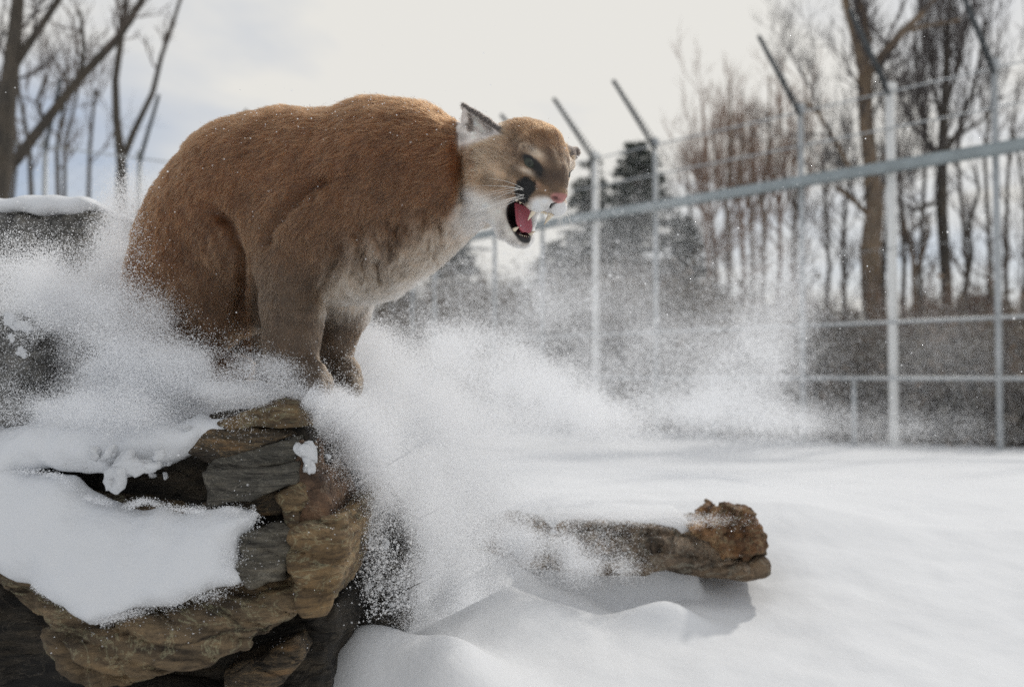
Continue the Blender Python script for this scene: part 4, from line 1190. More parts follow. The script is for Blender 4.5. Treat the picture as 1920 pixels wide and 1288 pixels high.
def cougar_pigment(p, n=None):
    """natural coat pattern: returns (colour (n,3), hair length factor 0..1, bare 0..1)"""
    u, v = to_px(p)
    N = len(p)
    nz = fbm(p * 9, 3); nz2 = fbm(p * 45, 2)
    col = np.tile(np.array([.375, .152, .062]), (N, 1))
    def lay(w, c):
        w = np.clip(w, 0, 1)[:, None]
        col[:] = col * (1 - w) + np.array(c) * w
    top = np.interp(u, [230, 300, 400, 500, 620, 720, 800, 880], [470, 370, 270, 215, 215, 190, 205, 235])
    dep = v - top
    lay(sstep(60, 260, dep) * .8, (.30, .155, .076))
    lay(sstep(440, 560, v) * (u > 470) * sstep(720, 640, u), (.27, .172, .105))        # forelegs
    lay(sstep(640, 720, v) * (u > 470), (.27, .195, .135))
    lay(sstep(480, 640, v) * sstep(480, 420, u) * .5, (.28, .16, .085))
    # pale chest, throat and belly
    line = np.interp(u, [560, 600, 640, 700, 780, 860, 920], [640, 530, 482, 455, 445, 425, 385])
    wch = sstep(-45, 55, v - line + nz * 30) * sstep(575, 615, u) * sstep(630, 560, v) * (p[:, 1] < 2.6)
    lay(wch * .95, (.60, .475, .36))
    lay(sstep(20, 90, v - line - 25 + nz * 20) * sstep(600, 640, u) * sstep(880, 800, u) * sstep(620, 560, v) * .65, (.74, .66, .57))
    # head
    q = to_head(p)
    hd = sstep(-.150, -.115, q[:, 0] + .25 * np.minimum(q[:, 2] + .05, 0)) * (np.linalg.norm(q + [.05, 0, .03], axis=1) < .24) * sstep(.142, .118, np.abs(q[:, 1]))
    qa = q.copy(); qa[:, 1] = np.abs(qa[:, 1])
    hcol = np.tile(np.array([.54, .335, .195]), (N, 1))
    def hl(w, c):
        w = np.clip(w, 0, 1)[:, None]
        hcol[:] = hcol * (1 - w) + np.array(c) * w
    hl(sstep(.012, .050, q[:, 2] + .15 * np.minimum(q[:, 0] + .02, 0)) * .95, (.42, .20, .09))      # crown
    hl(blob(qa, (-.045, .060, .006), (.045, .03, .016)) * .85, (.38, .20, .11))                   # streak behind the eye
    hl(blob(qa, (-.055, .080, -.045), (.045, .045, .034)) * .9, (.78, .57, .39))                  # cheek
    hl(sstep(-.070, -.110, q[:, 2] - .15 * np.minimum(q[:, 0] + .04, .04)) * sstep(-.125, -.075, q[:, 0]) * .95, (.84, .79, .73))  # lower jaw, throat side
    hl(sstep(-.045, -.085, q[:, 0]) * sstep(-.06, -.10, q[:, 2]) * .85, (.66, .49, .355))            # warm throat
    hl(blob(qa, (-.006, .044, .020), (.024, .021, .010)) * 1.4, (.86, .69, .52))                  # pale brow
    hl(blob(qa, (.012, .014, .020), (.020, .006, .016)) * .8, (.70, .54, .38))                    # pale stripes of the frown
    hl(blob(qa, (.004, .027, .026), (.026, .006, .018)) * 1.0, (.16, .08, .05))                   # dark frown stripe
    hl(sstep(.006, .002, qa[:, 1]) * sstep(.0, .02, q[:, 2]) * (q[:, 0] > -.06) * .6, (.20, .09, .05))   # parting of the brow
    hl(blob(qa, (.004, .052, -.017), (.020, .020, .006)) * 1.15, (.80, .66, .52))                 # under the eye
    hl(blob(qa, (.038, .008, -.010), (.026, .026, .020)) * 1.3, (.115, .062, .04))                 # dusky bridge
    hl(blob(qa, (.018, .031, -.012), (.016, .012, .011)) * 1.4, (.035, .024, .02))                # tear mark
    hl(blob(qa, (.024, .042, -.036), (.018, .012, .005)) * .7, (.46, .28, .25))
    hl(sstep(.030, .022, np.linalg.norm((qa - [.044, .020, -.066]) / [1.25, 1.05, .85], axis=1)) * 1.0, (.92, .90, .87))           # white pads
    hl(sstep(.0265, .0215, np.linalg.norm((qa - [.014, .047, -.055]) / [.95, 1, 1.15], axis=1) + .0035 * perlin(q * 160)) * sstep(-.087, -.080, q[:, 2]), (.014, .011, .010))         # black patch at the whisker roots
    hl(sstep(.006, .003, qa[:, 1]) * (q[:, 0] > .045) * (q[:, 2] < -.046), (.02, .014, .014))  # split lip
    nose_w = sstep(.0195, .015, np.linalg.norm((q - [.064, 0, -.040]) / [1.1, 1.2, .72], axis=1))
    hl(nose_w, (.62, .27, .25))
    hl(sstep(.0048, .003, np.linalg.norm((qa - [.068, .012, -.043]) / [2.0, 1.2, .9], axis=1)), (.02, .012, .012))
    # eyelids dark
    sl = (qa[:, 1] - .049); hu = qa[:, 2] - (.001 + sl * .36)
    de = np.sqrt((sl / .0245) ** 2 + (hu / .0105) ** 2 + ((qa[:, 0] - .004) / .03) ** 2)
    hl(sstep(1.12, .85, de), (.02, .016, .014))
    # mouth inside: everything on the wall of the hollow
    ma, mb = np.array(MOUTH[0]), np.array(MOUTH[1])
    tm = np.clip(((q - ma) @ (mb - ma)) / ((mb - ma) @ (mb - ma)), 0, 1)
    dm = np.linalg.norm(q - ma - tm[:, None] * (mb - ma), axis=1) - (MOUTH[2] + (MOUTH[3] - MOUTH[2]) * tm)
    low = (q[:, 2] < -.086) | (q[:, 0] < -.02)
    mo = sstep(.004, .001, dm) * low
    lips = sstep(.011, .007, dm) * low * (q[:, 2] > -.172)
    hl(lips, (.014, .011, .011))
    hl(mo, (.050, .017, .018))
    up_in = mo * (q[:, 2] > -.100)
    hl(up_in * .6, (.22, .09, .09))
    bare_h = np.clip(lips + nose_w + sstep(1.05, .85, de), 0, 1)
    # ears
    uvx, uvy = u, v
    tri = (uvx > 858) & (uvx < 945) & (uvy > 185) & (uvy < 284 - (uvx - 876) * .42) & (p[:, 1] < 2.085) & (uvy > 186 + (uvx - 868) * .66)
    hl(tri * .95 * sstep(282, 262, uvy + .3 * (uvx - 880)), (.84, .76, .70))
    # dusky outer rim of the ear
    rim = tri & ((uvy - 196) - (uvx - 868) * .70 < 5)
    hl(rim * .9, (.16, .125, .11))
    farear = (q[:, 1] < -.088) & (q[:, 0] < -.05) & (q[:, 2] > -.01)
    hd = np.maximum(hd, tri | farear)
    hl(farear * .9, (.17, .14, .125))
    hl((tri & (((uvx - 882) / 7) ** 2 + ((uvy - 236) / 14) ** 2 < 1)) * .75, (.30, .23, .20))
    col[:] = col * (1 - hd[:, None]) + hcol * hd[:, None]
    col *= (1 + .22 * nz + .34 * nz2)[:, None] * np.where(hd > .5, .96, 1)[:, None]
    # hair length in metres
    ln = np.full(N, .019)
    ln += .005 * wch
    ln = np.where((v > 440) & (u > 470) & (u < 700) & (wch < .3), np.interp(v, [440, 560, 700], [.017, .013, .008]), ln)
    lh = np.interp(np.linalg.norm(q - [.05, 0, -.03], axis=1), [.01, .05, .09, .13, .18], [.0025, .0035, .0055, .011, .018])
    lh = np.where(tri | farear, .007, lh)
    ln = ln * (1 - hd) + lh * hd
    bare = bare_h * hd
    lum = col.mean(1)[:, None]
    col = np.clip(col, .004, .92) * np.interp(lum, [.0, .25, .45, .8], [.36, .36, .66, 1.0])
    return np.clip(col, .006, .92), ln, bare

cougar = empty('cougar', tuple(P(520, 740, 2.2)))
tag(cougar, 'tawny cougar crouched on the snowy boulder, snarling with its mouth wide open', 'cougar')

m_skin, nt, b = new_mat('cougar_skin')
att = node(nt, 'ShaderNodeAttribute', attribute_name='pigment')
nt.links.new(att.outputs['Color'], b.inputs['Base Color'])
b.inputs['Roughness'].default_value = 0.55
bump(nt, b, noise(nt, 260, 3), 0.25, 0.003)
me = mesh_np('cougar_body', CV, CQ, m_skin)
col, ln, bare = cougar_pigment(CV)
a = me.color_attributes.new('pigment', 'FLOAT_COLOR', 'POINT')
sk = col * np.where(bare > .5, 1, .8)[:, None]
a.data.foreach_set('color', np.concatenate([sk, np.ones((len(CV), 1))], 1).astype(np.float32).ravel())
body = link('body', me, cougar)

# ---------------------------------------------------------------- fur
FLOW = np.array([
    (860, 240, -1, .15), (780, 210, -1, .05), (700, 190, -1, .15), (600, 220, -1, .1), (480, 230, -1, .3), (350, 320, -.75, .6),
    (260, 430, -.3, 1), (250, 530, .0, 1), (350, 500, -.35, 1), (420, 450, -.6, .8), (430, 600, -.1, 1), (470, 500, -.4, .9),
    (560, 350, -.9, .5), (500, 330, -.95, .3), (640, 300, -.9, .5), (620, 400, -.7, .7), (540, 480, -.2, 1), (545, 650, 0, 1),
    (600, 715, .6, .8), (640, 650, .1, 1), (700, 480, -.35, 1), (780, 450, -.35, 1), (850, 380, -.45, .9), (830, 300, -.9, .55),
    (650, 560, -.25, 1), (750, 350, -.75, .6)], float)

def grow_fur(count, seed):
    r = np.random.default_rng(seed)
    a, b_, c, d = (CV[CQ[:, k]] for k in range(4))
    area = .5 * np.linalg.norm(np.cross(c - a, d - b_), axis=1)
    fn = np.cross(c - a, d - b_); fn /= np.linalg.norm(fn, axis=1)[:, None] + 1e-12
    cen = (a + b_ + c + d) / 4
    facing = ((CAM - cen) * fn).sum(1) / np.linalg.norm(CAM - cen, axis=1)
    hd = np.linalg.norm(to_head(cen) + [.05, 0, .03], axis=1) < .17
    wgt = area * np.where(facing > -.25, 1.0, .35) * np.where(hd, 2.6, 1.0)
    fi = r.choice(len(CQ), count, p=wgt / wgt.sum())
    s, t = r.random(count)[:, None], r.random(count)[:, None]
    p = (a[fi] * (1 - s) + b_[fi] * s) * (1 - t) + (d[fi] * (1 - s) + c[fi] * s) * t
    vn = CN[CQ[fi]]
    n = (vn[:, 0] * (1 - s) + vn[:, 1] * s) * (1 - t) + (vn[:, 3] * (1 - s) + vn[:, 2] * s) * t
    n /= np.linalg.norm(n, axis=1)[:, None] + 1e-9
    col, ln, bare = cougar_pigment(p)
    keep = r.random(count) > bare * 1.4
    p, n, col, ln = p[keep], n[keep], col[keep], ln[keep]
    N = len(p)
    u, v = to_px(p)
    w = 1 / (((u[:, None] - FLOW[:, 0]) ** 2 + (v[:, None] - FLOW[:, 1]) ** 2) ** 1.5 + 50)
    w /= w.sum(1)[:, None]
    fx, fy = w @ FLOW[:, 2], w @ FLOW[:, 3]
    flow = fx[:, None] * np.array([.93, -.35 * 0 + .3, 0]) + fy[:, None] * np.array([0, 0, -1.0])
    q = to_head(p)
    hdw = sstep(.20, .15, np.linalg.norm(q + [.05, 0, .03], axis=1)) * sstep(-.15, -.11, q[:, 0]) * sstep(.142, .118, np.abs(q[:, 1]))
    fh = q - np.array([.075, 0, -.02]); fh[:, 2] -= .25 * np.maximum(.02 - fh[:, 0], 0) * (q[:, 2] < -.04)
    fh /= np.linalg.norm(fh, axis=1)[:, None]
    fh = fh @ HM
    flow = flow * (1 - hdw[:, None]) + fh * hdw[:, None]
    # clumps: neighbouring hairs lean the same way
    jit = np.stack([fbm(p * 38 + 9 * k, 2) for k in range(3)], 1) * .55 + np.stack([perlin(p * 140 + 31 * k) for k in range(3)], 1) * .45
    flow = flow + jit * (1 - .45 * hdw)[:, None] + r.normal(size=(N, 3)) * .10
    flow -= n * (flow * n).sum(1)[:, None]
    flow /= np.linalg.norm(flow, axis=1)[:, None] + 1e-9
    lift = np.clip(.40 + .20 * perlin(p * 60) + r.normal(size=N) * .10, .12, .9)
    lift = lift * (1 - .25 * hdw)
    ln = ln * r.uniform(.65, 1.15, N)
    t0 = flow * np.cos(lift)[:, None] + n * np.sin(lift)[:, None]
    t1 = flow * np.cos(lift * .45)[:, None] + n * np.sin(lift * .45)[:, None]
    pts = np.empty((N, 4, 3))
    pts[:, 0] = p - n * .0012
    pts[:, 1] = p + t0 * (ln * .36)[:, None]
    pts[:, 2] = pts[:, 1] + (t0 * .4 + t1 * .6) * (ln * .34)[:, None]
    pts[:, 3] = pts[:, 2] + (t1 + r.normal(size=(N, 3)) * .12) * (ln * .32)[:, None]
    rad = np.outer(np.interp(ln, [.003, .01, .03], [.00013, .00017, .00022]) * r.uniform(.8, 1.3, N), [1.0, .95, .7, .18])
    col = col * r.uniform(.72, 1.28, N)[:, None]
    # ticked coat: root grey-brown, tip warm
    return pts, rad, np.clip(col, .006, .95)

def make_curves(name, pts, rad, col, mat, parent):
    N, K = pts.shape[:2]
    hc = bpy.data.hair_curves.new(name)
    hc.add_curves([K] * N)
    hc.position_data.foreach_set('vector', pts.astype(np.float32).ravel())
    ra = hc.attributes.get('radius') or hc.attributes.new('radius', 'FLOAT', 'POINT')
    ra.data.foreach_set('value', rad.astype(np.float32).ravel())
    ca = hc.attributes.new('pigment', 'FLOAT_COLOR', 'CURVE')
    ca.data.foreach_set('color', np.concatenate([col, np.ones((N, 1))], 1).astype(np.float32).ravel())
    hc.materials.append(mat)
    return link(name, hc, parent)

m_fur = bpy.data.materials.new('cougar_fur')
m_fur.use_nodes = True
nt = m_fur.node_tree
nt.nodes.clear()
o_ = nt.nodes.new('ShaderNodeOutputMaterial')
hb = nt.nodes.new('ShaderNodeBsdfHairPrincipled')
hb.model = 'CHIANG'
hb.parametrization = 'COLOR'
hb.inputs['Roughness'].default_value = 0.42
hb.inputs['Radial Roughness'].default_value = 0.6
hb.inputs['Coat'].default_value = 0.0
att = node(nt, 'ShaderNodeAttribute', attribute_name='pigment')
nt.links.new(att.outputs['Color'], hb.inputs['Color'])
nt.links.new(hb.outputs[0], o_.inputs['Surface'])

FUR_N = 330000
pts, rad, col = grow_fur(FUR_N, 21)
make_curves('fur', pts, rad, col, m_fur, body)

# ---------------------------------------------------------------- eyes
def uv_ball(r=1.0, seg=32, rings=20):
    bm = bmesh.new(); bmesh.ops.create_uvsphere(bm, u_segments=seg, v_segments=rings, radius=r)
    return bm

def ball(name, c, r3, R, mat, parent):
    bm = uv_ball()
    for vtx in bm.verts:
        q = np.array(vtx.co) * np.array(r3)
        vtx.co = Vector(np.array(c) + (q @ R if R is not None else q))
    me = bpy.data.meshes.new(name); bm.to_mesh(me); bm.free()
    me.polygons.foreach_set('use_smooth', [True] * len(me.polygons))
    me.materials.append(mat)
    return link(name, me, parent)

m_iris, nt, b = new_mat('eye_iris')
b.inputs['Specular IOR Level'].default_value = .25
c_ = ramp(nt, noise(nt, 500, 2), [(.3, (.030, .036, .030)), (.7, (.06, .066, .052))])
nt.links.new(c_, b.inputs['Base Color'])
b.inputs['Roughness'].default_value = .08; b.inputs['Coat Weight'].default_value = .0
m_pupil = plain('eye_pupil', (.006, .006, .006), .08)
for s in (1, -1):
    c = H(-.0065, s * .0490, .0005)
    e = ball('eye', c, (.0170, .0170, .0170), HM, m_iris, body)
    gaze = H(1, s * .55, -.12) - H(0, 0, 0); gaze /= np.linalg.norm(gaze)
    ball('pupil', c + gaze * .0158, (.0016, .0036, .0036), HM, m_pupil, e)

# ---------------------------------------------------------------- mouth: teeth, tongue
m_tooth = plain('tooth_ivory', (.78, .68, .52), .3, var=.08, scale=120)
m_tongue, nt, b = new_mat('tongue')
c_ = ramp(nt, noise(nt, 700, 3), [(.3, (.36, .075, .105)), (.7, (.50, .14, .17))])
nt.links.new(c_, b.inputs['Base Color']); b.inputs['Roughness'].default_value = .32
bump(nt, b, noise(nt, 900, 2), .5, .001)
b.inputs['Subsurface Weight'].default_value = .15; b.inputs['Subsurface Radius'].default_value = (.004, .0015, .0012)

def tooth(base, tip, r, bend=0.0, name='tooth'):
    base, tip = np.array(base, float), np.array(tip, float)
    d = tip - base; Lh = np.linalg.norm(d); d /= Lh
    s1 = np.cross(d, [0, 1.0, 0.01]); s1 /= np.linalg.norm(s1); s2 = np.cross(d, s1)
    rings, seg = 7, 10
    v = []
    for i in range(rings):
        t = i / (rings - 1)
        c = base + d * Lh * t + s1 * bend * math.sin(t * 1.6) * Lh * .3
        rr = r * (1 - t ** 1.7) + .0004
        for j in range(seg):
            an = 2 * math.pi * j / seg
            v.append(c + rr * (math.cos(an) * s1 + .8 * math.sin(an) * s2))
    f = [[i * seg + j, i * seg + (j + 1) % seg, (i + 1) * seg + (j + 1) % seg, (i + 1) * seg + j] for i in range(rings - 1) for j in range(seg)]
    w = HEYE + np.array(v) @ HM
    return link(name, mesh_np(name, w, f, m_tooth), body)

for s in (1, -1):
    tooth((.038, s * .0235, -.076), (.032, s * .0235, -.108), .0058, -.25, 'canine')
    tooth((-.006, s * .0205, -.146), (.014, s * .024, -.130), .0056, .2, 'canine')
    for k in range(3):
        tooth((.050, s * (.004 + .006 * k), -.078), (.049, s * (.004 + .006 * k), -.0835), .0024, name='incisor')
        tooth((.006, s * (.003 + .005 * k), -.149), (.012, s * (.003 + .005 * k), -.143), .0024, name='incisor')
    for k in range(2):
        tooth((-.012 - .012 * k, s * (.022 + .001 * k), -.080), (-.014 - .012 * k, s * (.022 + .001 * k), -.087), .0045, name='molar')
        tooth((-.026 - .010 * k, s * (.028 + .002 * k), -.136 + .006 * k), (-.018 - .010 * k, s * (.028 + .002 * k), -.127 + .006 * k), .0045, name='molar')

# tongue: a long flattened trough lying on the lower jaw, tip curled up
ts = np.linspace(0, 1, 22)
tv, tf = [], []
nseg = 16
for i, t in enumerate(ts):
    c = np.array([-.036 + .044 * t, -.004, -.094 - .050 * t + .006 * t ** 4])
    wd = .0245 * math.sqrt(max(0.02, 1 - (max(t - .55, 0) / .46) ** 2)) * (0.85 + .15 * t)
    nn = np.array([.80, 0, .60])
    for j in range(nseg):
        an = 2 * math.pi * j / nseg
        lx = math.cos(an) * wd
        th = .0085 * math.sin(an) - (.005 * (1 - (lx / wd) ** 2) * (math.sin(an) > 0)) + .004 * (lx / .0225) ** 2
        tv.append(c + np.array([0, lx, 0]) + nn * th)
for i in range(len(ts) - 1):
    for j in range(nseg):
        tf.append([i * nseg + j, i * nseg + (j + 1) % nseg, (i + 1) * nseg + (j + 1) % nseg, (i + 1) * nseg + j])
link('tongue', mesh_np('tongue', HEYE + np.array(tv) @ HM, tf, m_tongue), body)

# ---------------------------------------------------------------- whiskers
m_wh = plain('whisker_white', (.86, .84, .80), .4, var=.05)
r = np.random.default_rng(5)
wp, wr = [], []
for s in (1, -1):
    for k in range(13):
        root = np.array([.016 + r.uniform(-.012, .014), s * (.049 - .25 * abs(r.uniform(-.012, .014))), -.056 + r.uniform(-.014, .014)])
        if s > 0:
            dirv = np.array([r.uniform(-.75, .05), 1.0, r.uniform(-1.0, .25)])
        else:
            dirv = np.array([r.uniform(-.1, .6), -1.0, r.uniform(-1.3, -.25)])
        dirv /= np.linalg.norm(dirv)
        Lw = r.uniform(.05, .105)
        sag = np.array([-.25, 0, -.40])
        tt = np.linspace(0, 1, 6)
        wp.append([root + dirv * Lw * t + sag * Lw * t * t * .6 for t in tt])
        wr.append(.00042 * (1 - .75 * tt))
for (x, y) in ((1010, 262), (1000, 258)):
    pass
wp = HEYE + np.array(wp) @ HM
make_curves('whiskers', wp, np.array(wr), np.full((len(wp), 3), .85), m_wh, body)
# ================================================================== FLYING POWDER SNOW
m_pow = bpy.data.materials.new('powder_snow')
m_pow.use_nodes = True
nt = m_pow.node_tree; nt.nodes.clear()
o_ = nt.nodes.new('ShaderNodeOutputMaterial')
d_ = nt.nodes.new('ShaderNodeBsdfDiffuse'); d_.inputs['Color'].default_value = (.975, .98, .99, 1)
t_ = nt.nodes.new('ShaderNodeBsdfTranslucent'); t_.inputs['Color'].default_value = (.975, .98, .99, 1)
x_ = nt.nodes.new('ShaderNodeMixShader'); x_.inputs[0].default_value = .45
nt.links.new(d_.outputs[0], x_.inputs[1]); nt.links.new(t_.outputs[0], x_.inputs[2]); nt.links.new(x_.outputs[0], o_.inputs['Surface'])

grain_tree = bpy.data.node_groups.new('grains', 'GeometryNodeTree')
grain_tree.interface.new_socket('Geometry', in_out='INPUT', socket_type='NodeSocketGeometry')
grain_tree.interface.new_socket('Geometry', in_out='OUTPUT', socket_type='NodeSocketGeometry')
gi = grain_tree.nodes.new('NodeGroupInput'); go = grain_tree.nodes.new('NodeGroupOutput')
mp_ = grain_tree.nodes.new('GeometryNodeMeshToPoints')
na = grain_tree.nodes.new('GeometryNodeInputNamedAttribute'); na.data_type = 'FLOAT'; na.inputs['Name'].default_value = 'grain_radius'
sm = grain_tree.nodes.new('GeometryNodeSetMaterial'); sm.inputs['Material'].default_value = m_pow
grain_tree.links.new(gi.outputs[0], mp_.inputs['Mesh']); grain_tree.links.new(na.outputs['Attribute'], mp_.inputs['Radius'])
grain_tree.links.new(mp_.outputs[0], sm.inputs['Geometry']); grain_tree.links.new(sm.outputs[0], go.inputs[0])

def grains(name, label, pos, rad):
    me = bpy.data.meshes.new(name)
    me.vertices.add(len(pos)); me.vertices.foreach_set('co', pos.astype(np.float32).ravel())
    a = me.attributes.new('grain_radius', 'FLOAT', 'POINT'); a.data.foreach_set('value', rad.astype(np.float32))
    me.materials.append(m_pow)
    o = link(name, me)
    md = o.modifiers.new('grains', 'NODES'); md.node_group = grain_tree
    return tag(o, label, kind='stuff')

rs = np.random.default_rng(77)
def Pn(x, y, Y):
    d = _fw[None] + ((x - 960.0) / FPX)[:, None] * _rt + ((644.0 - y) / FPX)[:, None] * _up
    return CAM + d * (Y / d[:, 1])[:, None]

def puff(cx, cy, sx, sy, rot, Y, sY, n, rmm, wisp=1.0, ws=7.0, stretch=(1, 1, 1)):
    """a drifting puff: (cx, cy) centre, (sx, sy) spread seen from here, Y distance"""
    n = int(n * 2.4); rmm = rmm * .62
    m = int(n * 2.2)
    a, b = rs.normal(size=m) * sx, rs.normal(size=m) * sy
    c, s = math.cos(math.radians(rot)), math.sin(math.radians(rot))
    x, y = cx + a * c - b * s, cy + a * s + b * c
    p = Pn(x, y, Y + rs.normal(size=m) * sY)
    f = fbm(p * ws * np.array(stretch) + 13, 2, .6)
    pr = np.clip(.5 + wisp * 1.3 * f, .02, 1)
    keep = rs.random(m) < pr
    p = p[keep][:n]
    r = rmm * .001 * np.exp(rs.normal(size=len(p)) * .35)
    return p, r

def stream(pts, width, Yd, n, rmm, wisp=.8, ws=9.0, sY=.06, skew=0.0):
    """powder pouring along a path of (px, py, Y)"""
    n = int(n * 2.4); rmm = rmm * .62
    m = int(n * 2.2)
    pts = np.array(pts, float)
    t = rs.random(m) * (len(pts) - 1); i = np.minimum(t.astype(int), len(pts) - 2); f = (t - i)[:, None]
    c = pts[i] * (1 - f) + pts[i + 1] * f
    d = pts[i + 1] - pts[i]; d = d / np.linalg.norm(d[:, :2], axis=1)[:, None]
    w = np.interp(t, np.arange(len(pts)), width)
    off = rs.normal(size=m); off = np.where(off < 0, off * (1 - skew), off * (1 + skew)) * w
    x, y = c[:, 0] - d[:, 1] * off, c[:, 1] + d[:, 0] * off
    p = Pn(x, y, c[:, 2] + rs.normal(size=m) * sY + Yd)
    g = fbm(p * ws * np.array([1.0, 1, .6]) + 3, 2, .6)
    keep = rs.random(m) < np.clip(.5 + wisp * 1.3 * g, .02, 1)
    p = p[keep][:n]
    return p, rmm * .001 * np.exp(rs.normal(size=len(p)) * .35)

def above_ground(p):
    ok = np.ones(len(p), bool)
    low = p[:, 2] < .66
    ok[low] = p[low, 2] > ground_z(p[low, 0], p[low, 1]) - .01
    return ok

parts = []
# pouring over the rock edge
parts += [stream([(575, 738, 2.08), (650, 790, 2.14), (715, 880, 2.24), (770, 980, 2.32), (815, 1080, 2.38), (850, 1150, 2.42)], [14, 24, 34, 40, 48, 50], 0, 62000, .70, sY=.05),
          stream([(660, 760, 2.25), (750, 860, 2.4), (820, 980, 2.5), (880, 1080, 2.55)], [34, 50, 58, 62], 0, 55000, .75, sY=.08),
          stream([(590, 780, 2.14), (640, 900, 2.26), (690, 1010, 2.33), (730, 1110, 2.36)], [14, 18, 24, 28], 0, 5500, .9, wisp=1.3, ws=16),
          stream([(650, 960, 2.33), (700, 1060, 2.35), (735, 1150, 2.36)], [34, 38, 34], 0, 700, 2.4, wisp=1.2, ws=20)]
# cloud beside and behind the forelegs
parts += [puff(735, 715, 60, 42, 8, 2.75, .22, 45000, .95, .9), puff(800, 770, 80, 42, 18, 2.8, .25, 42000, .95, .8), puff(880, 665, 62, 34, 22, 3.2, .2, 20000, 1.0, 1.2),
          puff(1000, 720, 80, 34, 24, 3.5, .25, 36000, 1.1, .9), puff(1100, 765, 70, 24, 24, 3.6, .25, 22000, 1.1, .8), puff(920, 780, 120, 24, 3, 3.6, .3, 30000, 1.1, .7), puff(690, 655, 26, 30, 70, 2.65, .1, 9000, .9)]
# thin drifting veils farther out
parts += [puff(1390, 700, 60, 75, 20, 6.0, .6, 22000, 2.0, 1.3, 3.2), puff(1340, 770, 100, 26, 5, 5.5, .6, 16000, 1.9, 1.0, 3.2), puff(1180, 640, 150, 90, 10, 8.0, 1.2, 30000, 2.6, 1.2, 1.8),
          puff(1000, 600, 170, 80, 5, 8.0, 1.2, 22000, 2.6, 1.2, 1.8), puff(1560, 795, 160, 22, 3, 7.0, .8, 26000, 1.5, 1.1, 2.4), puff(1450, 590, 50, 80, 25, 8.0, .8, 12000, 2.6, 1.2, 2.0), puff(1200, 470, 150, 80, 0, 10.0, 1.0, 34000, 1.7, 1.0, 1.6), puff(1700, 690, 160, 60, 0, 10.0, 1.0, 26000, 1.7, 1.0, 1.6)]
# cloud over the hind legs and the boulders on the near side
parts += [puff(250, 690, 95, 34, 6, 2.10, .05, 60000, .75, .8), puff(130, 620, 75, 55, 32, 2.14, .07, 50000, .8, .9), puff(360, 690, 70, 18, 4, 2.10, .03, 20000, .7, .8), puff(70, 545, 65, 38, 25, 2.35, .10, 34000, .9, 1.0),
          puff(200, 545, 34, 60, 15, 2.35, .12, 24000, .9, 1.0), puff(225, 430, 22, 45, 10, 2.6, .15, 11000, 1.0, 1.1), puff(160, 760, 110, 26, 4, 2.02, .05, 30000, .7, .9), puff(430, 735, 80, 12, 8, 2.06, .03, 13000, .65, .8),
          puff(290, 600, 40, 24, 40, 2.16, .03, 6000, .7, 1.2), puff(560, 735, 40, 12, 20, 2.05, .02, 4500, .65), puff(640, 745, 30, 12, 20, 2.12, .03, 3500, .65), puff(520, 690, 26, 12, 10, 2.07, .02, 2500, .6)]
# blowing across the left part of the slab
parts += [puff(960, 1010, 70, 34, 6, 2.84, .05, 36000, .9, .7), puff(1060, 1020, 42, 32, 30, 2.88, .04, 11000, .9, 1.0), puff(1130, 1060, 34, 14, 8, 2.9, .03, 3500, .9, 1.1), puff(1130, 968, 120, 7, 2, 2.96, .06, 9000, .9, .8), puff(860, 900, 70, 60, 40, 2.9, .15, 30000, .95, .8)]
pos = np.concatenate([p for p, r in parts]); rad = np.concatenate([r for p, r in parts])
k = above_ground(pos)
grains('powder_snow', 'powder snow thrown up around the cougar and pouring off the rocks', pos[k], rad[k])

# single flakes hanging in the air
n = 1500
fp = Pn(rs.uniform(-40, 1960, n), rs.normal(620, 260, n), rs.uniform(1.6, 6.0, n) ** 1.0)
fk = above_ground(fp)
grains('drifting_flakes', 'single snowflakes drifting through the air', fp[fk], (.0007 + .0011 * rs.random(n) ** 3)[fk])

# flakes caught in the fur: on upward parts of the back, shoulder and paws
sel = np.argwhere((CN[:, 2] > .05) | (rs.random(len(CN)) < .25)).ravel()
u_, v_ = to_px(CV[sel])
wt = np.clip(CN[sel, 2], .03, 1) ** 1.2 * (1 + 5 * sstep(640, 700, v_)) * np.where(u_ > 930, .35, 1)
ch = rs.choice(sel, 2600, p=wt / wt.sum())
fpos = CV[ch] + CN[ch] * rs.uniform(.006, .012, (len(ch), 1)) + rs.normal(size=(len(ch), 3)) * .003
fo = grains('fur_flakes', 'tiny snow grains caught in the cougar fur', fpos, .0004 + .0011 * rs.random(len(ch)) ** 4)

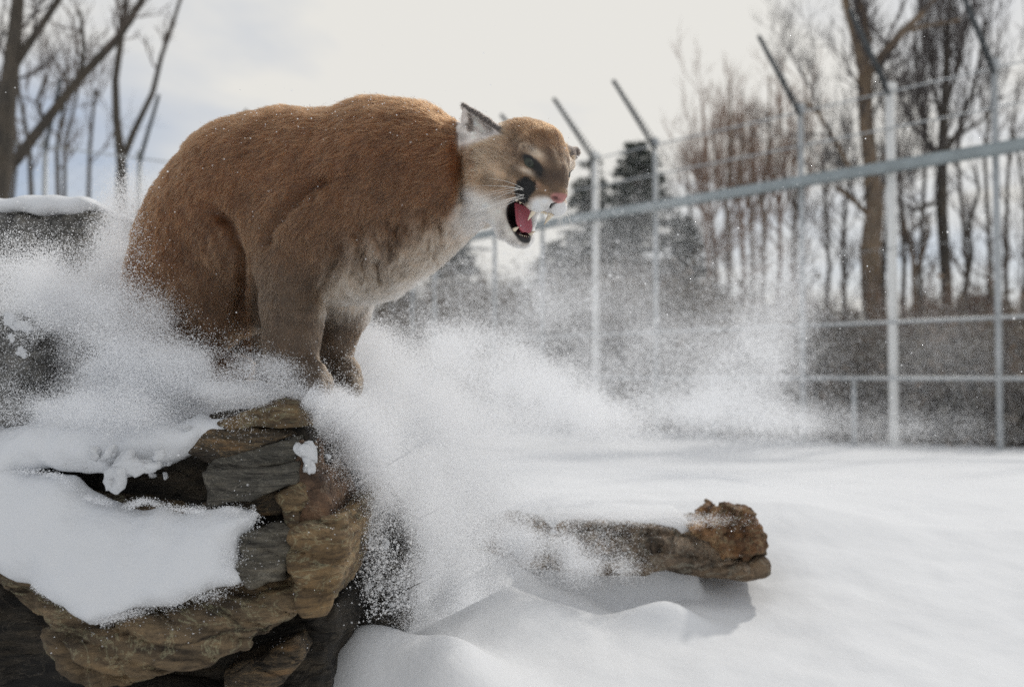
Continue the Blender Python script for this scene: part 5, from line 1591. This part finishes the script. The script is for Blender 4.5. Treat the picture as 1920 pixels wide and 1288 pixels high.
# snow dust lying on the rocks
dp, dr = [], []
for o in [o for o in bpy.data.objects if o.type == 'MESH' and (o.name.startswith('boulder') or o.name.startswith('rock_layer') or o.name.startswith('stone_slab'))]:
    nv = len(o.data.vertices)
    co = np.empty(nv * 3, np.float32); o.data.vertices.foreach_get('co', co); co = co.reshape(-1, 3)
    no = np.empty(nv * 3, np.float32); o.data.vertices.foreach_get('normal', no); no = no.reshape(-1, 3)
    w = np.clip(no[:, 2] + .15, 0, 1) ** 1.3 * np.clip(-.05 + 1.6 * fbm(co * 16, 3), 0, 1)
    uu, vv = to_px(co.astype(float))
    w = w + .35 * np.exp(-((uu - 455) / 45) ** 2 - ((vv - 1060) / 90) ** 2) + .5 * np.exp(-((uu - 300) / 170) ** 2 - ((vv - (1165 - (uu - 180) * .16)) / 22) ** 2) + .25 * np.exp(-((uu - 640) / 60) ** 2 - ((vv - 880) / 90) ** 2) + .3 * np.exp(-((uu - 1120) / 70) ** 2 - ((vv - 1030) / 60) ** 2)
    w = w * (no[:, 1] < .5)
    if w.sum() <= 0: continue
    m = int(min(9000, w.sum() * .22))
    k = rs.choice(nv, m, p=w / w.sum())
    dp.append(co[k] + no[k] * .0008 + rs.normal(size=(m, 3)) * .003); dr.append(.0005 + .0009 * rs.random(m) ** 3)
grains('snow_dust', 'fine snow dust lying on the ledges of the boulders and the slab', np.concatenate(dp), np.concatenate(dr))

# crumbled edge of the snow patch
edge = [(-40, 884, 1.99), (60, 884, 1.985), (112, 892, 1.98), (150, 930, 1.97), (230, 950, 1.965), (272, 938, 1.965), (330, 956, 1.96), (400, 957, 1.96), (480, 960, 1.96), (462, 990, 1.95), (438, 1020, 1.94), (430, 1060, 1.925), (448, 1100, 1.91), (330, 1130, 1.895), (250, 1148, 1.885), (185, 1166, 1.88), (120, 1132, 1.885), (60, 1094, 1.895)]
ep, er = stream(edge, [4, 4, 4, 4, 4, 4, 4, 5, 7, 9, 11, 11, 9, 7, 6, 6, 5, 5], 0, 5200, .8, wisp=1.0, ws=20, sY=.012)
grains('snow_crumbs', 'crumbled snow along the rim of the snow patch on the tawny boulder', ep, er)
